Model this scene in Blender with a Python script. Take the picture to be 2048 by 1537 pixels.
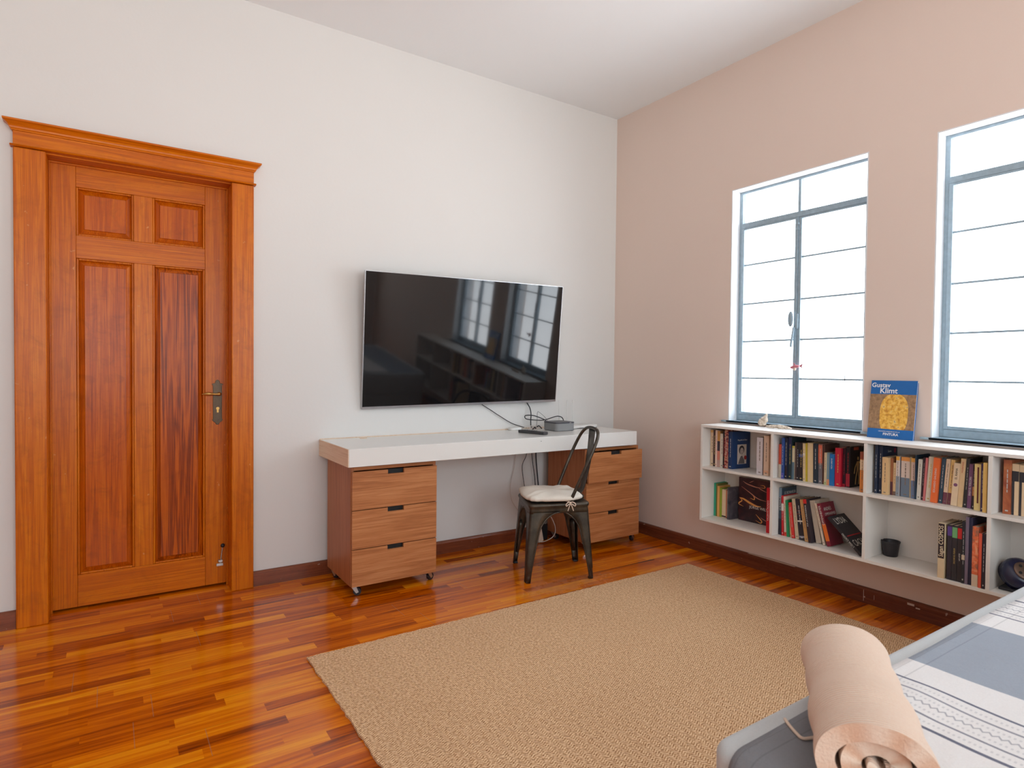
import bpy, bmesh, math, random
from mathutils import Vector, Matrix, Euler

# ------------------------------------------------------------------ reset
for o in list(bpy.data.objects):
    bpy.data.objects.remove(o)
scn = bpy.context.scene
COL = scn.collection

# ------------------------------------------------------------------ camera
F_PX = 1218.16
cam_d = bpy.data.cameras.new('camera')
cam_d.sensor_fit = 'HORIZONTAL'
cam_d.sensor_width = 36.0
cam_d.lens = 36.0 * F_PX / 2048.0
cam_d.clip_start = 0.02
cam_d.clip_end = 100
cam = bpy.data.objects.new('camera', cam_d)
COL.objects.link(cam)
CR = Vector((0.83356493, -0.55233101, 0.00999765))
CU = Vector((0.00321175, 0.02294306, 0.99973161))
CF = Vector((0.55241215, 0.83330911, -0.02089848))
cam.matrix_world = Matrix(((CR.x, CU.x, -CF.x, -3.1553),
                           (CR.y, CU.y, -CF.y, -3.3793),
                           (CR.z, CU.z, -CF.z, 1.1369),
                           (0, 0, 0, 1)))
cam_d.dof.use_dof = True
cam_d.dof.focus_distance = 3.6
cam_d.dof.aperture_fstop = 7.1
scn.camera = cam

# ------------------------------------------------------------------ world + light
world = bpy.data.worlds.new('sky')
scn.world = world
world.use_nodes = True
wn = world.node_tree
bg = wn.nodes['Background']
bg.inputs['Color'].default_value = (0.87, 0.945, 1.0, 1)
bg.inputs['Strength'].default_value = 6.0
# hazy sky above; extra brightness added below the horizon to lift the ceiling
_g = wn.nodes.new('ShaderNodeTexCoord'); _s = wn.nodes.new('ShaderNodeSeparateXYZ'); _r = wn.nodes.new('ShaderNodeValToRGB')
_m = wn.nodes.new('ShaderNodeMath'); _m.operation = 'MULTIPLY_ADD'; _m.inputs[1].default_value = 0.5; _m.inputs[2].default_value = 0.5
wn.links.new(_g.outputs['Generated'], _s.inputs[0]); wn.links.new(_s.outputs[2], _m.inputs[0]); wn.links.new(_m.outputs[0], _r.inputs[0])
_e = _r.color_ramp.elements
_e[0].position = 0.44; _e[0].color = (1.0, 1.0, 1.0, 1)
_e[1].position = 0.54; _e[1].color = (0.56, 0.63, 0.68, 1)
wn.links.new(_r.outputs[0], bg.inputs['Color'])

def portal(loc, rot, sx, sy):
    l = bpy.data.lights.new('portal', 'AREA')
    l.shape = 'RECTANGLE'
    l.size = sx
    l.size_y = sy
    l.cycles.is_portal = True
    o = bpy.data.objects.new('window_portal', l)
    COL.objects.link(o)
    o.location = loc
    o.rotation_euler = rot
    return o
PI = math.pi
portal((0.16, -1.412, 1.55), (0, PI / 2, 0), 1.42, 0.84)       # emits toward -X
portal((0.16, -2.512, 1.55), (0, PI / 2, 0), 1.42, 0.84)
portal((-3.6, -5.66, 1.55), (PI / 2, 0, 0), 1.6, 1.6)
portal((-1.4, -5.66, 1.55), (PI / 2, 0, 0), 1.6, 1.6)

vs = scn.view_settings
vs.view_transform = 'Standard'
vs.look = 'None'
vs.gamma = 1.0
vs.use_curve_mapping = False
vs.exposure = 0.95

# ------------------------------------------------------------------ materials
def lin(c):
    c = c / 255.0
    return c / 12.92 if c <= 0.04045 else ((c + 0.055) / 1.055) ** 2.4
def rgb(r, g, b):
    return (lin(r), lin(g), lin(b), 1.0)

class NT:
    """small node graph helper"""
    def __init__(self, name):
        self.m = bpy.data.materials.new(name)
        self.m.use_nodes = True
        self.t = self.m.node_tree
        self.b = self.t.nodes['Principled BSDF']
        self.tc = None
    def n(self, typ, **kw):
        nd = self.t.nodes.new(typ)
        for k, v in kw.items():
            setattr(nd, k, v)
        return nd
    def link(self, a, b):
        self.t.links.new(a, b)
    def coord(self, kind='Object'):
        if self.tc is None:
            self.tc = self.n('ShaderNodeTexCoord')
        return self.tc.outputs[kind]
    def setin(self, sock, v):
        if hasattr(v, 'is_linked') or isinstance(v, bpy.types.NodeSocket):
            self.link(v, sock)
        else:
            sock.default_value = v
    def math(self, op, a, b=None, c=None):
        nd = self.n('ShaderNodeMath', operation=op)
        self.setin(nd.inputs[0], a)
        if b is not None: self.setin(nd.inputs[1], b)
        if c is not None: self.setin(nd.inputs[2], c)
        return nd.outputs[0]
    def sep(self, v):
        nd = self.n('ShaderNodeSeparateXYZ')
        self.link(v, nd.inputs[0])
        return nd.outputs
    def comb(self, x, y, z):
        nd = self.n('ShaderNodeCombineXYZ')
        for i, v in enumerate((x, y, z)):
            self.setin(nd.inputs[i], v)
        return nd.outputs[0]
    def mapping(self, v, scale=(1, 1, 1), loc=(0, 0, 0), rot=(0, 0, 0)):
        nd = self.n('ShaderNodeMapping')
        self.link(v, nd.inputs['Vector'])
        nd.inputs['Scale'].default_value = scale
        nd.inputs['Location'].default_value = loc
        nd.inputs['Rotation'].default_value = rot
        return nd.outputs[0]
    def noise(self, v, scale=5, detail=3, rough=0.5, dist=0.0):
        nd = self.n('ShaderNodeTexNoise')
        self.link(v, nd.inputs['Vector'])
        nd.inputs['Scale'].default_value = scale
        nd.inputs['Detail'].default_value = detail
        nd.inputs['Roughness'].default_value = rough
        nd.inputs['Distortion'].default_value = dist
        return nd.outputs['Fac']
    def white(self, v):
        nd = self.n('ShaderNodeTexWhiteNoise', noise_dimensions='3D')
        self.link(v, nd.inputs['Vector'])
        return nd.outputs['Value']
    def ramp(self, f, stops):
        nd = self.n('ShaderNodeValToRGB')
        self.setin(nd.inputs[0], f)
        e = nd.color_ramp.elements
        while len(e) < len(stops): e.new(0.5)
        for el, (p, c) in zip(e, stops):
            el.position = p
            el.color = c
        return nd.outputs[0]
    def mix(self, f, a, b, blend='MIX'):
        nd = self.n('ShaderNodeMix', data_type='RGBA', blend_type=blend)
        self.setin(nd.inputs[0], f)
        self.setin(nd.inputs[6], a)
        self.setin(nd.inputs[7], b)
        return nd.outputs[2]
    def bump(self, h, strength=0.3, dist=0.002):
        nd = self.n('ShaderNodeBump')
        self.link(h, nd.inputs['Height'])
        nd.inputs['Strength'].default_value = strength
        nd.inputs['Distance'].default_value = dist
        self.link(nd.outputs[0], self.b.inputs['Normal'])
    def out(self, color=None, rough=None, metal=None, spec=None, coat=None, coat_rough=None):
        if color is not None: self.setin(self.b.inputs['Base Color'], color)
        if rough is not None: self.setin(self.b.inputs['Roughness'], rough)
        if metal is not None: self.b.inputs['Metallic'].default_value = metal
        if spec is not None: self.b.inputs['Specular IOR Level'].default_value = spec
        if coat is not None:
            self.b.inputs['Coat Weight'].default_value = coat
            self.b.inputs['Coat Roughness'].default_value = coat_rough or 0.05
        return self.m

_plain = {}
def plain(name, col, rough=0.5, metal=0.0, spec=0.5, var=0.06, scale=30.0):
    """flat paint / plastic / paper with a faint mottling"""
    key = (name,)
    if key in _plain: return _plain[key]
    g = NT(name)
    c = rgb(*col)
    d = tuple(max(0, x * (1 - var * 2)) for x in c[:3]) + (1,)
    f = g.noise(g.coord(), scale, 2)
    m = g.out(g.mix(f, d, tuple(min(1, x * (1 + var)) for x in c[:3]) + (1,)), rough, metal, spec)
    _plain[key] = m
    return m

def wall_paint(name, col, rough=0.85, grime=None):
    g = NT(name)
    v = g.coord()
    f = g.noise(v, 1.3, 4)
    c = rgb(*col)
    c2 = tuple(x * 0.95 for x in c[:3]) + (1,)
    g.bump(g.noise(v, 60, 4), 0.12, 0.003)
    return g.out(g.mix(f, c2, c), rough)

def wood(name, dark, mid, light, axis='Z', rough=0.35, stretch=12.0, scale=3.0, coat=0.0, stain=0.0, bump=0.05, chips=None, wavy=0.16, spec=0.3):
    g = NT(name)
    v = g.coord()
    s = [stretch] * 3
    s['XYZ'.index(axis)] = 0.6
    base = g.mapping(v, tuple(s))
    big = g.noise(base, scale * 0.45, 4, 0.55, 0.9)
    wave = g.math('SINE', g.math('MULTIPLY', big, 26.0))
    wave = g.math('MULTIPLY_ADD', wave, 0.5, 0.5)
    fine = g.noise(g.mapping(v, tuple(q * (6 if q > 1 else 2.2) for q in s)), scale, 3, 0.7)
    f = g.math('ADD', g.math('MULTIPLY', wave, wavy), g.math('MULTIPLY', fine, 1.1 - wavy))
    c = g.ramp(f, [(0.22, rgb(*dark)), (0.55, rgb(*mid)), (0.85, rgb(*light))])
    if stain:
        st = g.noise(g.mapping(v, (1.6, 1.6, 1.6)), 7.5, 5, 0.7, 0.9)
        sm = g.ramp(st, [(0.50, (0, 0, 0, 1)), (0.72, (1, 1, 1, 1))])
        c = g.mix(g.math('MULTIPLY', sm, stain), c, rgb(int(dark[0] * .6), int(dark[1] * .6), int(dark[2] * .6)))
    if chips:
        ch = g.noise(v, 38, 2, 0.5)
        cm = g.ramp(ch, [(0.73, (0, 0, 0, 1)), (0.755, (1, 1, 1, 1))])
        c = g.mix(g.math('MULTIPLY', cm, 0.7), c, rgb(*chips))
    g.bump(f, bump, 0.002)
    return g.out(c, rough, spec=spec, coat=coat if coat else None, coat_rough=0.12)

def floor_material():
    g = NT('glossy_strip_parquet')
    x, y, z = g.sep(g.coord())
    W = 0.054
    yo = g.math('ADD', y, 10.0 + 0.523 - 0.162 * 0 - 0.019)
    strip = g.math('FLOOR', g.math('DIVIDE', yo, W))
    hs = g.white(g.comb(strip, 3.3, 1.7))
    u = g.math('ADD', g.math('DIVIDE', x, 0.52), g.math('MULTIPLY', hs, 9.0))
    piece = g.math('FLOOR', u)
    # jitter the piece ends
    hj = g.white(g.comb(strip, piece, 4.0))
    piece2 = g.math('FLOOR', g.math('ADD', u, g.math('MULTIPLY', hj, 0.45)))
    col = g.white(g.comb(strip, piece2, 9.0))
    off = g.math('MULTIPLY', g.white(g.comb(strip, piece2, 17.0)), 30.0)
    gv = g.comb(g.math('ADD', g.math('MULTIPLY', x, 0.9), off), g.math('MULTIPLY', y, 17.0), off)
    n1 = g.noise(gv, 2.2, 4, 0.6, 1.0)
    gv2 = g.comb(g.math('ADD', g.math('MULTIPLY', x, 2.5), off), g.math('MULTIPLY', y, 130.0), off)
    n2 = g.noise(gv2, 1.0, 2, 0.6)
    f = g.math('ADD', g.math('MULTIPLY', col, 0.30), g.math('ADD', g.math('MULTIPLY', n1, 0.66), g.math('MULTIPLY', n2, 0.14)))
    c = g.ramp(f, [(0.30, rgb(*FL[0])), (0.45, rgb(*FL[1])), (0.60, rgb(*FL[2])), (0.80, rgb(*FL[3]))])
    # board joints: boards of three strips
    bw = g.math('DIVIDE', yo, W * 3)
    bi = g.math('FLOOR', bw)
    ub = g.math('ADD', g.math('DIVIDE', x, 1.25), g.math('MULTIPLY', g.white(g.comb(bi, 1.0, 2.0)), 7.0))
    fb = g.math('FRACT', ub)
    joint = g.math('LESS_THAN', fb, 0.0022)
    fy = g.math('FRACT', bw)
    jy = g.math('LESS_THAN', fy, 0.010)
    c = g.mix(g.math('MULTIPLY', joint, 0.4), c, rgb(150, 120, 95))
    c = g.mix(g.math('MULTIPLY', jy, 0.55), c, rgb(80, 35, 12))
    # worn, scuffed lacquer where the chair is pulled about
    dx = g.math('SUBTRACT', x, -1.1); dy = g.math('SUBTRACT', y, -0.86)
    rr = g.math('ADD', g.math('MULTIPLY', g.math('MULTIPLY', dx, dx), 3.2), g.math('MULTIPLY', g.math('MULTIPLY', dy, dy), 26.0))
    wear = g.math('MULTIPLY', g.math('SUBTRACT', 1.0, g.math('MINIMUM', rr, 1.0)), g.noise(g.coord(), 11, 4, 0.7))
    wf = g.ramp(wear, [(0.25, (0, 0, 0, 1)), (0.62, (1, 1, 1, 1))])
    c = g.mix(g.math('MULTIPLY', wf, 0.5), c, rgb(172, 128, 100))
    ro = g.math('ADD', g.math('MULTIPLY', g.noise(g.coord(), 3.0, 4, 0.6), 0.07), 0.10)
    ro = g.math('ADD', ro, g.math('MULTIPLY', wf, 0.3))
    g.bump(g.noise(g.coord(), 7.0, 2), 0.03, 0.004)
    return g.out(c, ro, spec=0.55)
FL = [(112, 42, 0), (180, 80, 0), (218, 112, 2), (246, 158, 20)]

M = {}
M['wall_white'] = wall_paint('white_wall_paint', (226, 223, 219))
M['wall_pink'] = wall_paint('rose_beige_wall_paint', (232, 211, 198))
M['ceiling'] = wall_paint('white_ceiling_paint', (244, 245, 245))
M['reveal'] = wall_paint('white_reveal_paint', (238, 238, 240), 0.6)
M['floor'] = floor_material()
M['door_v'] = wood('varnished_door_wood', (150, 62, 0), (200, 100, 0), (226, 134, 18), 'Z', 0.33, 26, 3.0, 0.0, 0.22, chips=(214, 150, 90))
M['door_h'] = wood('varnished_door_wood_rail', (150, 62, 0), (200, 100, 0), (226, 134, 18), 'X', 0.33, 26, 3.0, 0.0, 0.18)
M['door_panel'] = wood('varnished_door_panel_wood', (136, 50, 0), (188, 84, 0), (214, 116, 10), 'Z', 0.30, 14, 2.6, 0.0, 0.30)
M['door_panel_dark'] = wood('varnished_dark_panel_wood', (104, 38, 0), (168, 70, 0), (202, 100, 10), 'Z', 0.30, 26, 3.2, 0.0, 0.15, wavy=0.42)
M['base'] = wood('dark_baseboard_wood', (92, 42, 22), (124, 62, 36), (148, 84, 54), 'X', 0.38, 14, 3.0, 0.2, 0.3, chips=(190, 160, 145))
M['base_y'] = wood('dark_baseboard_wood_side', (84, 38, 22), (112, 56, 34), (136, 76, 50), 'Y', 0.38, 14, 3.0, 0.2, 0.3, chips=(190, 160, 145))
M['ped_h'] = wood('pedestal_veneer', (142, 84, 48), (180, 114, 68), (202, 140, 92), 'X', 0.42, 12, 3.4, wavy=0.20)
M['ped_v'] = wood('pedestal_veneer_side', (140, 82, 50), (172, 106, 66), (190, 126, 84), 'Z', 0.42, 14, 3.4)
M['desk'] = plain('white_lacquer_desktop', (232, 229, 224), 0.22, var=0.01, scale=3)
M['desk_end'] = wood('bare_desk_edge', (206, 170, 140), (228, 200, 172), (238, 216, 192), 'Y', 0.6, 10, 3)
M['black_metal'] = plain('dark_caster_bracket', (40, 38, 38), 0.4, 0.6)
M['chrome'] = plain('brushed_zinc', (190, 188, 184), 0.3, 0.9)
M['rubber'] = plain('black_rubber', (32, 32, 38), 0.45)
M['brass_dark'] = plain('aged_bronze', (92, 74, 58), 0.38, 0.75, var=0.2, scale=90)
M['brass'] = plain('worn_brass', (196, 150, 84), 0.3, 0.85)
M['black'] = plain('matte_black', (14, 14, 16), 0.6)
M['white_plastic'] = plain('white_plastic', (232, 230, 226), 0.35)
M['cable_black'] = plain('black_cable', (34, 34, 40), 0.5)
M['cable_white'] = plain('white_cable', (212, 200, 190), 0.5)
M['frame_green'] = plain('glare_washed_blue_green_steel', (158, 178, 190), 0.4, 0.0, var=0.14, scale=45)  # mottled weathered steel, base colour paled to hold the window glare
M['silver'] = plain('silver_trim', (196, 196, 200), 0.25, 0.85)
M['shelf_white'] = plain('white_shelf_melamine', (236, 228, 220), 0.38, var=0.01, scale=4)

def glass_material(name='window_glass', tint=(0.97, 0.985, 0.99, 1)):
    g = NT(name)
    t = g.t
    t.nodes.remove(g.b)
    tr = g.n('ShaderNodeBsdfTransparent')
    tr.inputs[0].default_value = tint
    gl = g.n('ShaderNodeBsdfGlossy')
    gl.inputs['Roughness'].default_value = 0.08
    mx = g.n('ShaderNodeMixShader')
    mx.inputs[0].default_value = 0.05
    g.link(tr.outputs[0], mx.inputs[1]); g.link(gl.outputs[0], mx.inputs[2])
    g.link(mx.outputs[0], t.nodes['Material Output'].inputs[0])
    return g.m
M['glass'] = glass_material()
M['glass_grey'] = glass_material('pale_tinted_glass', (0.86, 0.88, 0.90, 1))

def screen_material():
    g = NT('dark_glossy_screen')
    return g.out((0.006, 0.006, 0.007, 1), 0.05, spec=0.62)
M['screen'] = screen_material()

def gun_metal():
    g = NT('gunmetal_sheet_steel')
    v = g.coord()
    f = g.noise(v, 14, 4, 0.6)
    c = g.ramp(f, [(0.3, rgb(60, 54, 48)), (0.6, rgb(88, 80, 70)), (0.8, rgb(112, 100, 86))])
    return g.out(c, 0.36, 0.75)
M['gun'] = gun_metal()

def fabric(name, c1, c2, scale=220, bump=0.5, dist=0.001, rough=0.95):
    g = NT(name)
    v = g.coord()
    n = g.noise(v, scale, 3, 0.7)
    n2 = g.noise(v, 7, 3)
    f = g.math('ADD', g.math('MULTIPLY', n, 0.6), g.math('MULTIPLY', n2, 0.4))
    g.bump(n, bump, dist)
    return g.out(g.mix(f, rgb(*c1), rgb(*c2)), rough, spec=0.2)
M['cushion'] = fabric('cream_cotton', (214, 202, 188), (240, 232, 220))
M['tie'] = fabric('cream_ribbon', (214, 190, 170), (236, 214, 196))
M['mattress'] = fabric('pale_grey_upholstery', (182, 184, 184), (206, 208, 208), 300)
M['device_cloth'] = fabric('grey_speaker_cloth', (118, 118, 118), (158, 158, 158), 600)

def rug_material():
    g = NT('woven_sisal')
    v = g.coord()
    x, y, z = g.sep(v)
    # herringbone ribs
    band = g.math('PINGPONG', g.math('DIVIDE', x, 0.016), 1.0)
    rib = g.math('SINE', g.math('MULTIPLY', g.math('ADD', g.math('MULTIPLY', y, 1.0), g.math('MULTIPLY', band, 0.009)), 2 * PI / 0.0085))
    rib = g.math('MULTIPLY_ADD', rib, 0.5, 0.5)
    n = g.noise(g.mapping(v, (1, 1, 1)), 120, 4, 0.75)
    n2 = g.noise(v, 2.2, 4, 0.6)
    f = g.math('ADD', g.math('MULTIPLY', rib, 0.20), g.math('MULTIPLY', n, 0.80))
    c = g.ramp(f, [(0.32, rgb(128, 86, 54)), (0.47, rgb(214, 166, 122)), (0.64, rgb(254, 224, 184))])
    c = g.mix(g.math('MULTIPLY', n2, 0.22), c, rgb(168, 120, 78))
    g.bump(f, 0.7, 0.004)
    return g.out(c, 0.95, spec=0.15)
M['rug'] = rug_material()

def throw_material():
    g = NT('striped_cotton_throw')
    v = g.coord()
    x, y, z = g.sep(v)
    n = g.noise(v, 260, 3, 0.7)
    white = rgb(238, 234, 232); blue = rgb(162, 169, 180); char = rgb(136, 136, 140); line = rgb(84, 88, 112)
    # x measured from the foot of the bed, wobbled a little like a laid cloth
    xw = g.math('ADD', x, g.math('MULTIPLY', g.math('SUBTRACT', g.noise(v, 2.6, 2), 0.5), 0.045))
    def rng(a, b):
        return g.math('MULTIPLY', g.math('GREATER_THAN', xw, a), g.math('LESS_THAN', xw, b))
    c = g.mix(rng(-3.0, -2.045), white, char)
    for a, b, col, k in [(-1.668, -1.300, blue, 1), (-0.78, -0.42, blue, 1),
                      (-1.938, -1.929, line, 0.9), (-1.894, -1.888, line, 0.75), (-1.818, -1.812, line, 0.7), (-1.777, -1.770, line, 0.9),
                      (-1.195, -1.188, line, 0.9), (-1.155, -1.149, line, 0.7), (-1.075, -1.069, line, 0.7), (-1.030, -1.020, line, 0.9)]:
        c = g.mix(g.math('MULTIPLY', rng(a, b), k), c, col)
    # woven dashes between the thin lines
    for cx, w in ((-1.852, 0.0075), (-1.112, 0.0075)):
        zig = g.math('MULTIPLY', g.math('SUBTRACT', g.math('PINGPONG', g.math('DIVIDE', y, 0.007), 1.0), 0.5), 0.009)
        d = g.math('ABSOLUTE', g.math('SUBTRACT', g.math('SUBTRACT', xw, cx), zig))
        m = g.math('MULTIPLY', g.math('LESS_THAN', d, 0.0028), 0.5)
        c = g.mix(m, c, line)
    for cx in (-1.912, -1.873, -1.833, -1.795, -1.172, -1.132, -1.092, -1.050):
        dash = g.math('GREATER_THAN', g.math('FRACT', g.math('DIVIDE', y, 0.008)), 0.55)
        d = g.math('LESS_THAN', g.math('ABSOLUTE', g.math('SUBTRACT', xw, cx)), 0.0035)
        c = g.mix(g.math('MULTIPLY', g.math('MULTIPLY', d, dash), 0.22), c, line)
    # hem seam, a double row of stitching parallel to the long edge
    for a, b in ((-2.785, -2.782), (-2.758, -2.7565)):
        hm = g.math('MULTIPLY', g.math('GREATER_THAN', y, a), g.math('LESS_THAN', y, b))
        c = g.mix(g.math('MULTIPLY', hm, 0.2), c, rgb(60, 60, 66))
    c = g.mix(g.math('MULTIPLY', n, 0.16), c, rgb(90, 90, 96), 'MULTIPLY')
    fold = g.noise(g.mapping(v, (1.0, 1.0, 1.0)), 9, 4, 0.6)
    g.bump(g.math('ADD', g.math('MULTIPLY', n, 0.15), fold), 0.8, 0.010)
    return g.out(c, 0.95, spec=0.15)
M['throw'] = throw_material()

def knit_material():
    g = NT('peach_knit_wool')
    v = g.coord()
    x, y, z = g.sep(v)
    a = g.math('SINE', g.math('MULTIPLY', y, 2 * PI / 0.0058))
    ang = g.math('ARCTAN2', z, x)
    b = g.math('SINE', g.math('MULTIPLY', ang, 96.0))
    f = g.math('MULTIPLY_ADD', a, 0.5, 0.5)
    f2 = g.math('MULTIPLY_ADD', g.math('MULTIPLY', a, b), 0.5, 0.5)
    n = g.noise(v, 240, 4, 0.7)
    h = g.math('ADD', g.math('MULTIPLY', f, 0.5), g.math('MULTIPLY', n, 0.5))
    g.bump(h, 1.0, 0.004)
    g.b.inputs['Sheen Weight'].default_value = 0.35
    return g.out(g.mix(h, rgb(226, 174, 138), rgb(255, 236, 216)), 0.95, spec=0.15)
M['knit'] = knit_material()

# ------------------------------------------------------------------ mesh builders
class MB:
    def __init__(self):
        self.bm = bmesh.new()
    def box(self, x0, x1, y0, y1, z0, z1):
        vs_ = [self.bm.verts.new(p) for p in ((x0, y0, z0), (x1, y0, z0), (x1, y1, z0), (x0, y1, z0), (x0, y0, z1), (x1, y0, z1), (x1, y1, z1), (x0, y1, z1))]
        for f in ((0, 3, 2, 1), (4, 5, 6, 7), (0, 1, 5, 4), (1, 2, 6, 5), (2, 3, 7, 6), (3, 0, 4, 7)):
            self.bm.faces.new([vs_[i] for i in f])
        return self
    def frustum(self, r0, a0, r1, a1, axis='y'):
        """rect r0=(x0,x1,z0,z1) at y=a0 to rect r1 at y=a1"""
        p = []
        for r, a in ((r0, a0), (r1, a1)):
            p += [(r[0], a, r[2]), (r[1], a, r[2]), (r[1], a, r[3]), (r[0], a, r[3])]
        v = [self.bm.verts.new(q) for q in p]
        for f in ((0, 1, 2, 3), (7, 6, 5, 4), (0, 4, 5, 1), (1, 5, 6, 2), (2, 6, 7, 3), (3, 7, 4, 0)):
            self.bm.faces.new([v[i] for i in f])
        return self
    def tube(self, pts, r, n=8, cap=True, closed=False):
        pts = [Vector(p) for p in pts]
        N = len(pts)
        rs = r if isinstance(r, (list, tuple)) else [r] * N
        t0 = (pts[1] - pts[0]).normalized()
        up = Vector((0, 0, 1)) if abs(t0.z) < 0.9 else Vector((1, 0, 0))
        nrm = t0.cross(up).normalized()
        rings = []
        for i in range(N):
            if closed: t = (pts[(i + 1) % N] - pts[i - 1])
            elif i == 0: t = pts[1] - pts[0]
            elif i == N - 1: t = pts[-1] - pts[-2]
            else: t = pts[i + 1] - pts[i - 1]
            t.normalize()
            nrm = (nrm - t * nrm.dot(t)).normalized()
            bn = t.cross(nrm)
            rings.append([self.bm.verts.new(pts[i] + (nrm * math.cos(2 * PI * k / n) + bn * math.sin(2 * PI * k / n)) * rs[i]) for k in range(n)])
        for i in range(N if closed else N - 1):
            a, b = rings[i], rings[(i + 1) % N]
            for k in range(n):
                self.bm.faces.new((a[k], a[(k + 1) % n], b[(k + 1) % n], b[k]))
        if cap and not closed:
            self.bm.faces.new(rings[0][::-1]); self.bm.faces.new(rings[-1])
        return self
    def lathe(self, prof, n=24, center=(0, 0, 0), axis='z'):
        """prof: list of (r, h)"""
        c = Vector(center)
        rings = []
        for r, h in prof:
            ring = []
            for k in range(n):
                a = 2 * PI * k / n
                if axis == 'z': p = Vector((r * math.cos(a), r * math.sin(a), h))
                elif axis == 'y': p = Vector((r * math.cos(a), h, r * math.sin(a)))
                else: p = Vector((h, r * math.cos(a), r * math.sin(a)))
                ring.append(self.bm.verts.new(c + p))
            rings.append(ring)
        for i in range(len(rings) - 1):
            for k in range(n):
                self.bm.faces.new((rings[i][k], rings[i][(k + 1) % n], rings[i + 1][(k + 1) % n], rings[i + 1][k]))
        self.bm.faces.new(rings[0][::-1]); self.bm.faces.new(rings[-1])
        return self
    def prism(self, poly, a0, a1, plane='xz'):
        def P(u, v, a):
            return {'xz': (u, a, v), 'yz': (a, u, v), 'xy': (u, v, a)}[plane]
        A = [self.bm.verts.new(P(u, v, a0)) for u, v in poly]
        B = [self.bm.verts.new(P(u, v, a1)) for u, v in poly]
        self.bm.faces.new(A); self.bm.faces.new(B[::-1])
        n = len(poly)
        for i in range(n):
            self.bm.faces.new((A[i], B[i], B[(i + 1) % n], A[(i + 1) % n]))
        return self
    def grid(self, fn, nu, nv, closed_u=False):
        V_ = [[self.bm.verts.new(fn(i / nu, j / nv)) for j in range(nv + 1)] for i in range(nu + (0 if closed_u else 1))]
        m = len(V_)
        for i in range(m if closed_u else nu):
            for j in range(nv):
                self.bm.faces.new((V_[i][j], V_[(i + 1) % m][j], V_[(i + 1) % m][j + 1], V_[i][j + 1]))
        return self
    def ell(self, c, r, n=16, m=10):
        c = Vector(c)
        rings = []
        for j in range(1, m):
            th = PI * j / m
            rings.append([self.bm.verts.new(c + Vector((r[0] * math.sin(th) * math.cos(2 * PI * k / n), r[1] * math.sin(th) * math.sin(2 * PI * k / n), r[2] * math.cos(th)))) for k in range(n)])
        t = self.bm.verts.new(c + Vector((0, 0, r[2]))); b = self.bm.verts.new(c - Vector((0, 0, r[2])))
        for k in range(n):
            self.bm.faces.new((t, rings[0][k], rings[0][(k + 1) % n]))
            self.bm.faces.new((b, rings[-1][(k + 1) % n], rings[-1][k]))
        for j in range(len(rings) - 1):
            for k in range(n):
                self.bm.faces.new((rings[j][k], rings[j + 1][k], rings[j + 1][(k + 1) % n], rings[j][(k + 1) % n]))
        return self
    def build(self, name, mat, parent=None, bevel=0.0, smooth=False, seg=2, solid=0.0, subsurf=0):
        bmesh.ops.recalc_face_normals(self.bm, faces=self.bm.faces)
        me = bpy.data.meshes.new(name)
        if bevel:
            bmesh.ops.bevel(self.bm, geom=[e for e in self.bm.edges if len(e.link_faces) == 2 and e.calc_face_angle(0) > 0.6],
                            offset=bevel, segments=seg, profile=0.5, affect='EDGES', clamp_overlap=True)
        self.bm.to_mesh(me)
        self.bm.free()
        me.materials.append(mat)
        if smooth:
            for p in me.polygons: p.use_smooth = True
        o = bpy.data.objects.new(name, me)
        COL.objects.link(o)
        if parent is not None: o.parent = parent
        if solid:
            md = o.modifiers.new('thickness', 'SOLIDIFY'); md.thickness = solid; md.offset = 0
        if subsurf:
            md = o.modifiers.new('smooth', 'SUBSURF'); md.levels = subsurf; md.render_levels = subsurf
        return o

def empty(name, loc=(0, 0, 0), rz=0.0):
    o = bpy.data.objects.new(name, None)
    o.empty_display_size = 0.1
    COL.objects.link(o)
    o.location = loc
    o.rotation_euler = (0, 0, rz)
    return o
def tag(o, label=None, cat=None, group=None, kind=None):
    if label: o['label'] = label
    if cat: o['category'] = cat
    if group: o['group'] = group
    if kind: o['kind'] = kind
    return o
def struct(o, label=None, cat=None):
    return tag(o, label, cat, kind='structure')

def catmull(pts, sub=6):
    pts = [Vector(p) for p in pts]
    P_ = [pts[0] * 2 - pts[1]] + pts + [pts[-1] * 2 - pts[-2]]
    out = []
    for i in range(1, len(P_) - 2):
        a, b, c, d = P_[i - 1:i + 3]
        for s in range(sub):
            t = s / sub
            out.append(0.5 * ((2 * b) + (c - a) * t + (2 * a - 5 * b + 4 * c - d) * t * t + (3 * b - a - 3 * c + d) * t ** 3))
    out.append(pts[-1])
    return out

_tcache = {}
def text_obj(name, s, mat, parent, size, origin, right, up, align='CENTER', sx=1.0, bold=0.0, ext=0.0004):
    """lettering as real mesh: origin in parent space, right/up unit vectors"""
    key = (s, align, bold)
    if key not in _tcache:
        cu = bpy.data.curves.new('lettering', 'FONT')
        cu.body = s
        cu.size = 1.0
        cu.align_x = align
        cu.align_y = 'CENTER'
        cu.offset = bold
        cu.resolution_u = 2
        to = bpy.data.objects.new('lettering', cu)
        COL.objects.link(to)
        dg = bpy.context.evaluated_depsgraph_get()
        dg.update()
        me = bpy.data.meshes.new_from_object(to.evaluated_get(dg))
        bpy.data.objects.remove(to)
        _tcache[key] = me
    src = _tcache[key]
    me = src.copy()
    me.name = name
    R = Vector(right).normalized(); U = Vector(up).normalized(); Nn = R.cross(U)
    org = Vector(origin)
    for v in me.vertices:
        p = v.co
        v.co = org + R * (p.x * size * sx) + U * (p.y * size) + Nn * ext
    me.materials.clear()
    me.materials.append(mat)
    o = bpy.data.objects.new(name, me)
    COL.objects.link(o)
    o.parent = parent
    return o

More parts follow.
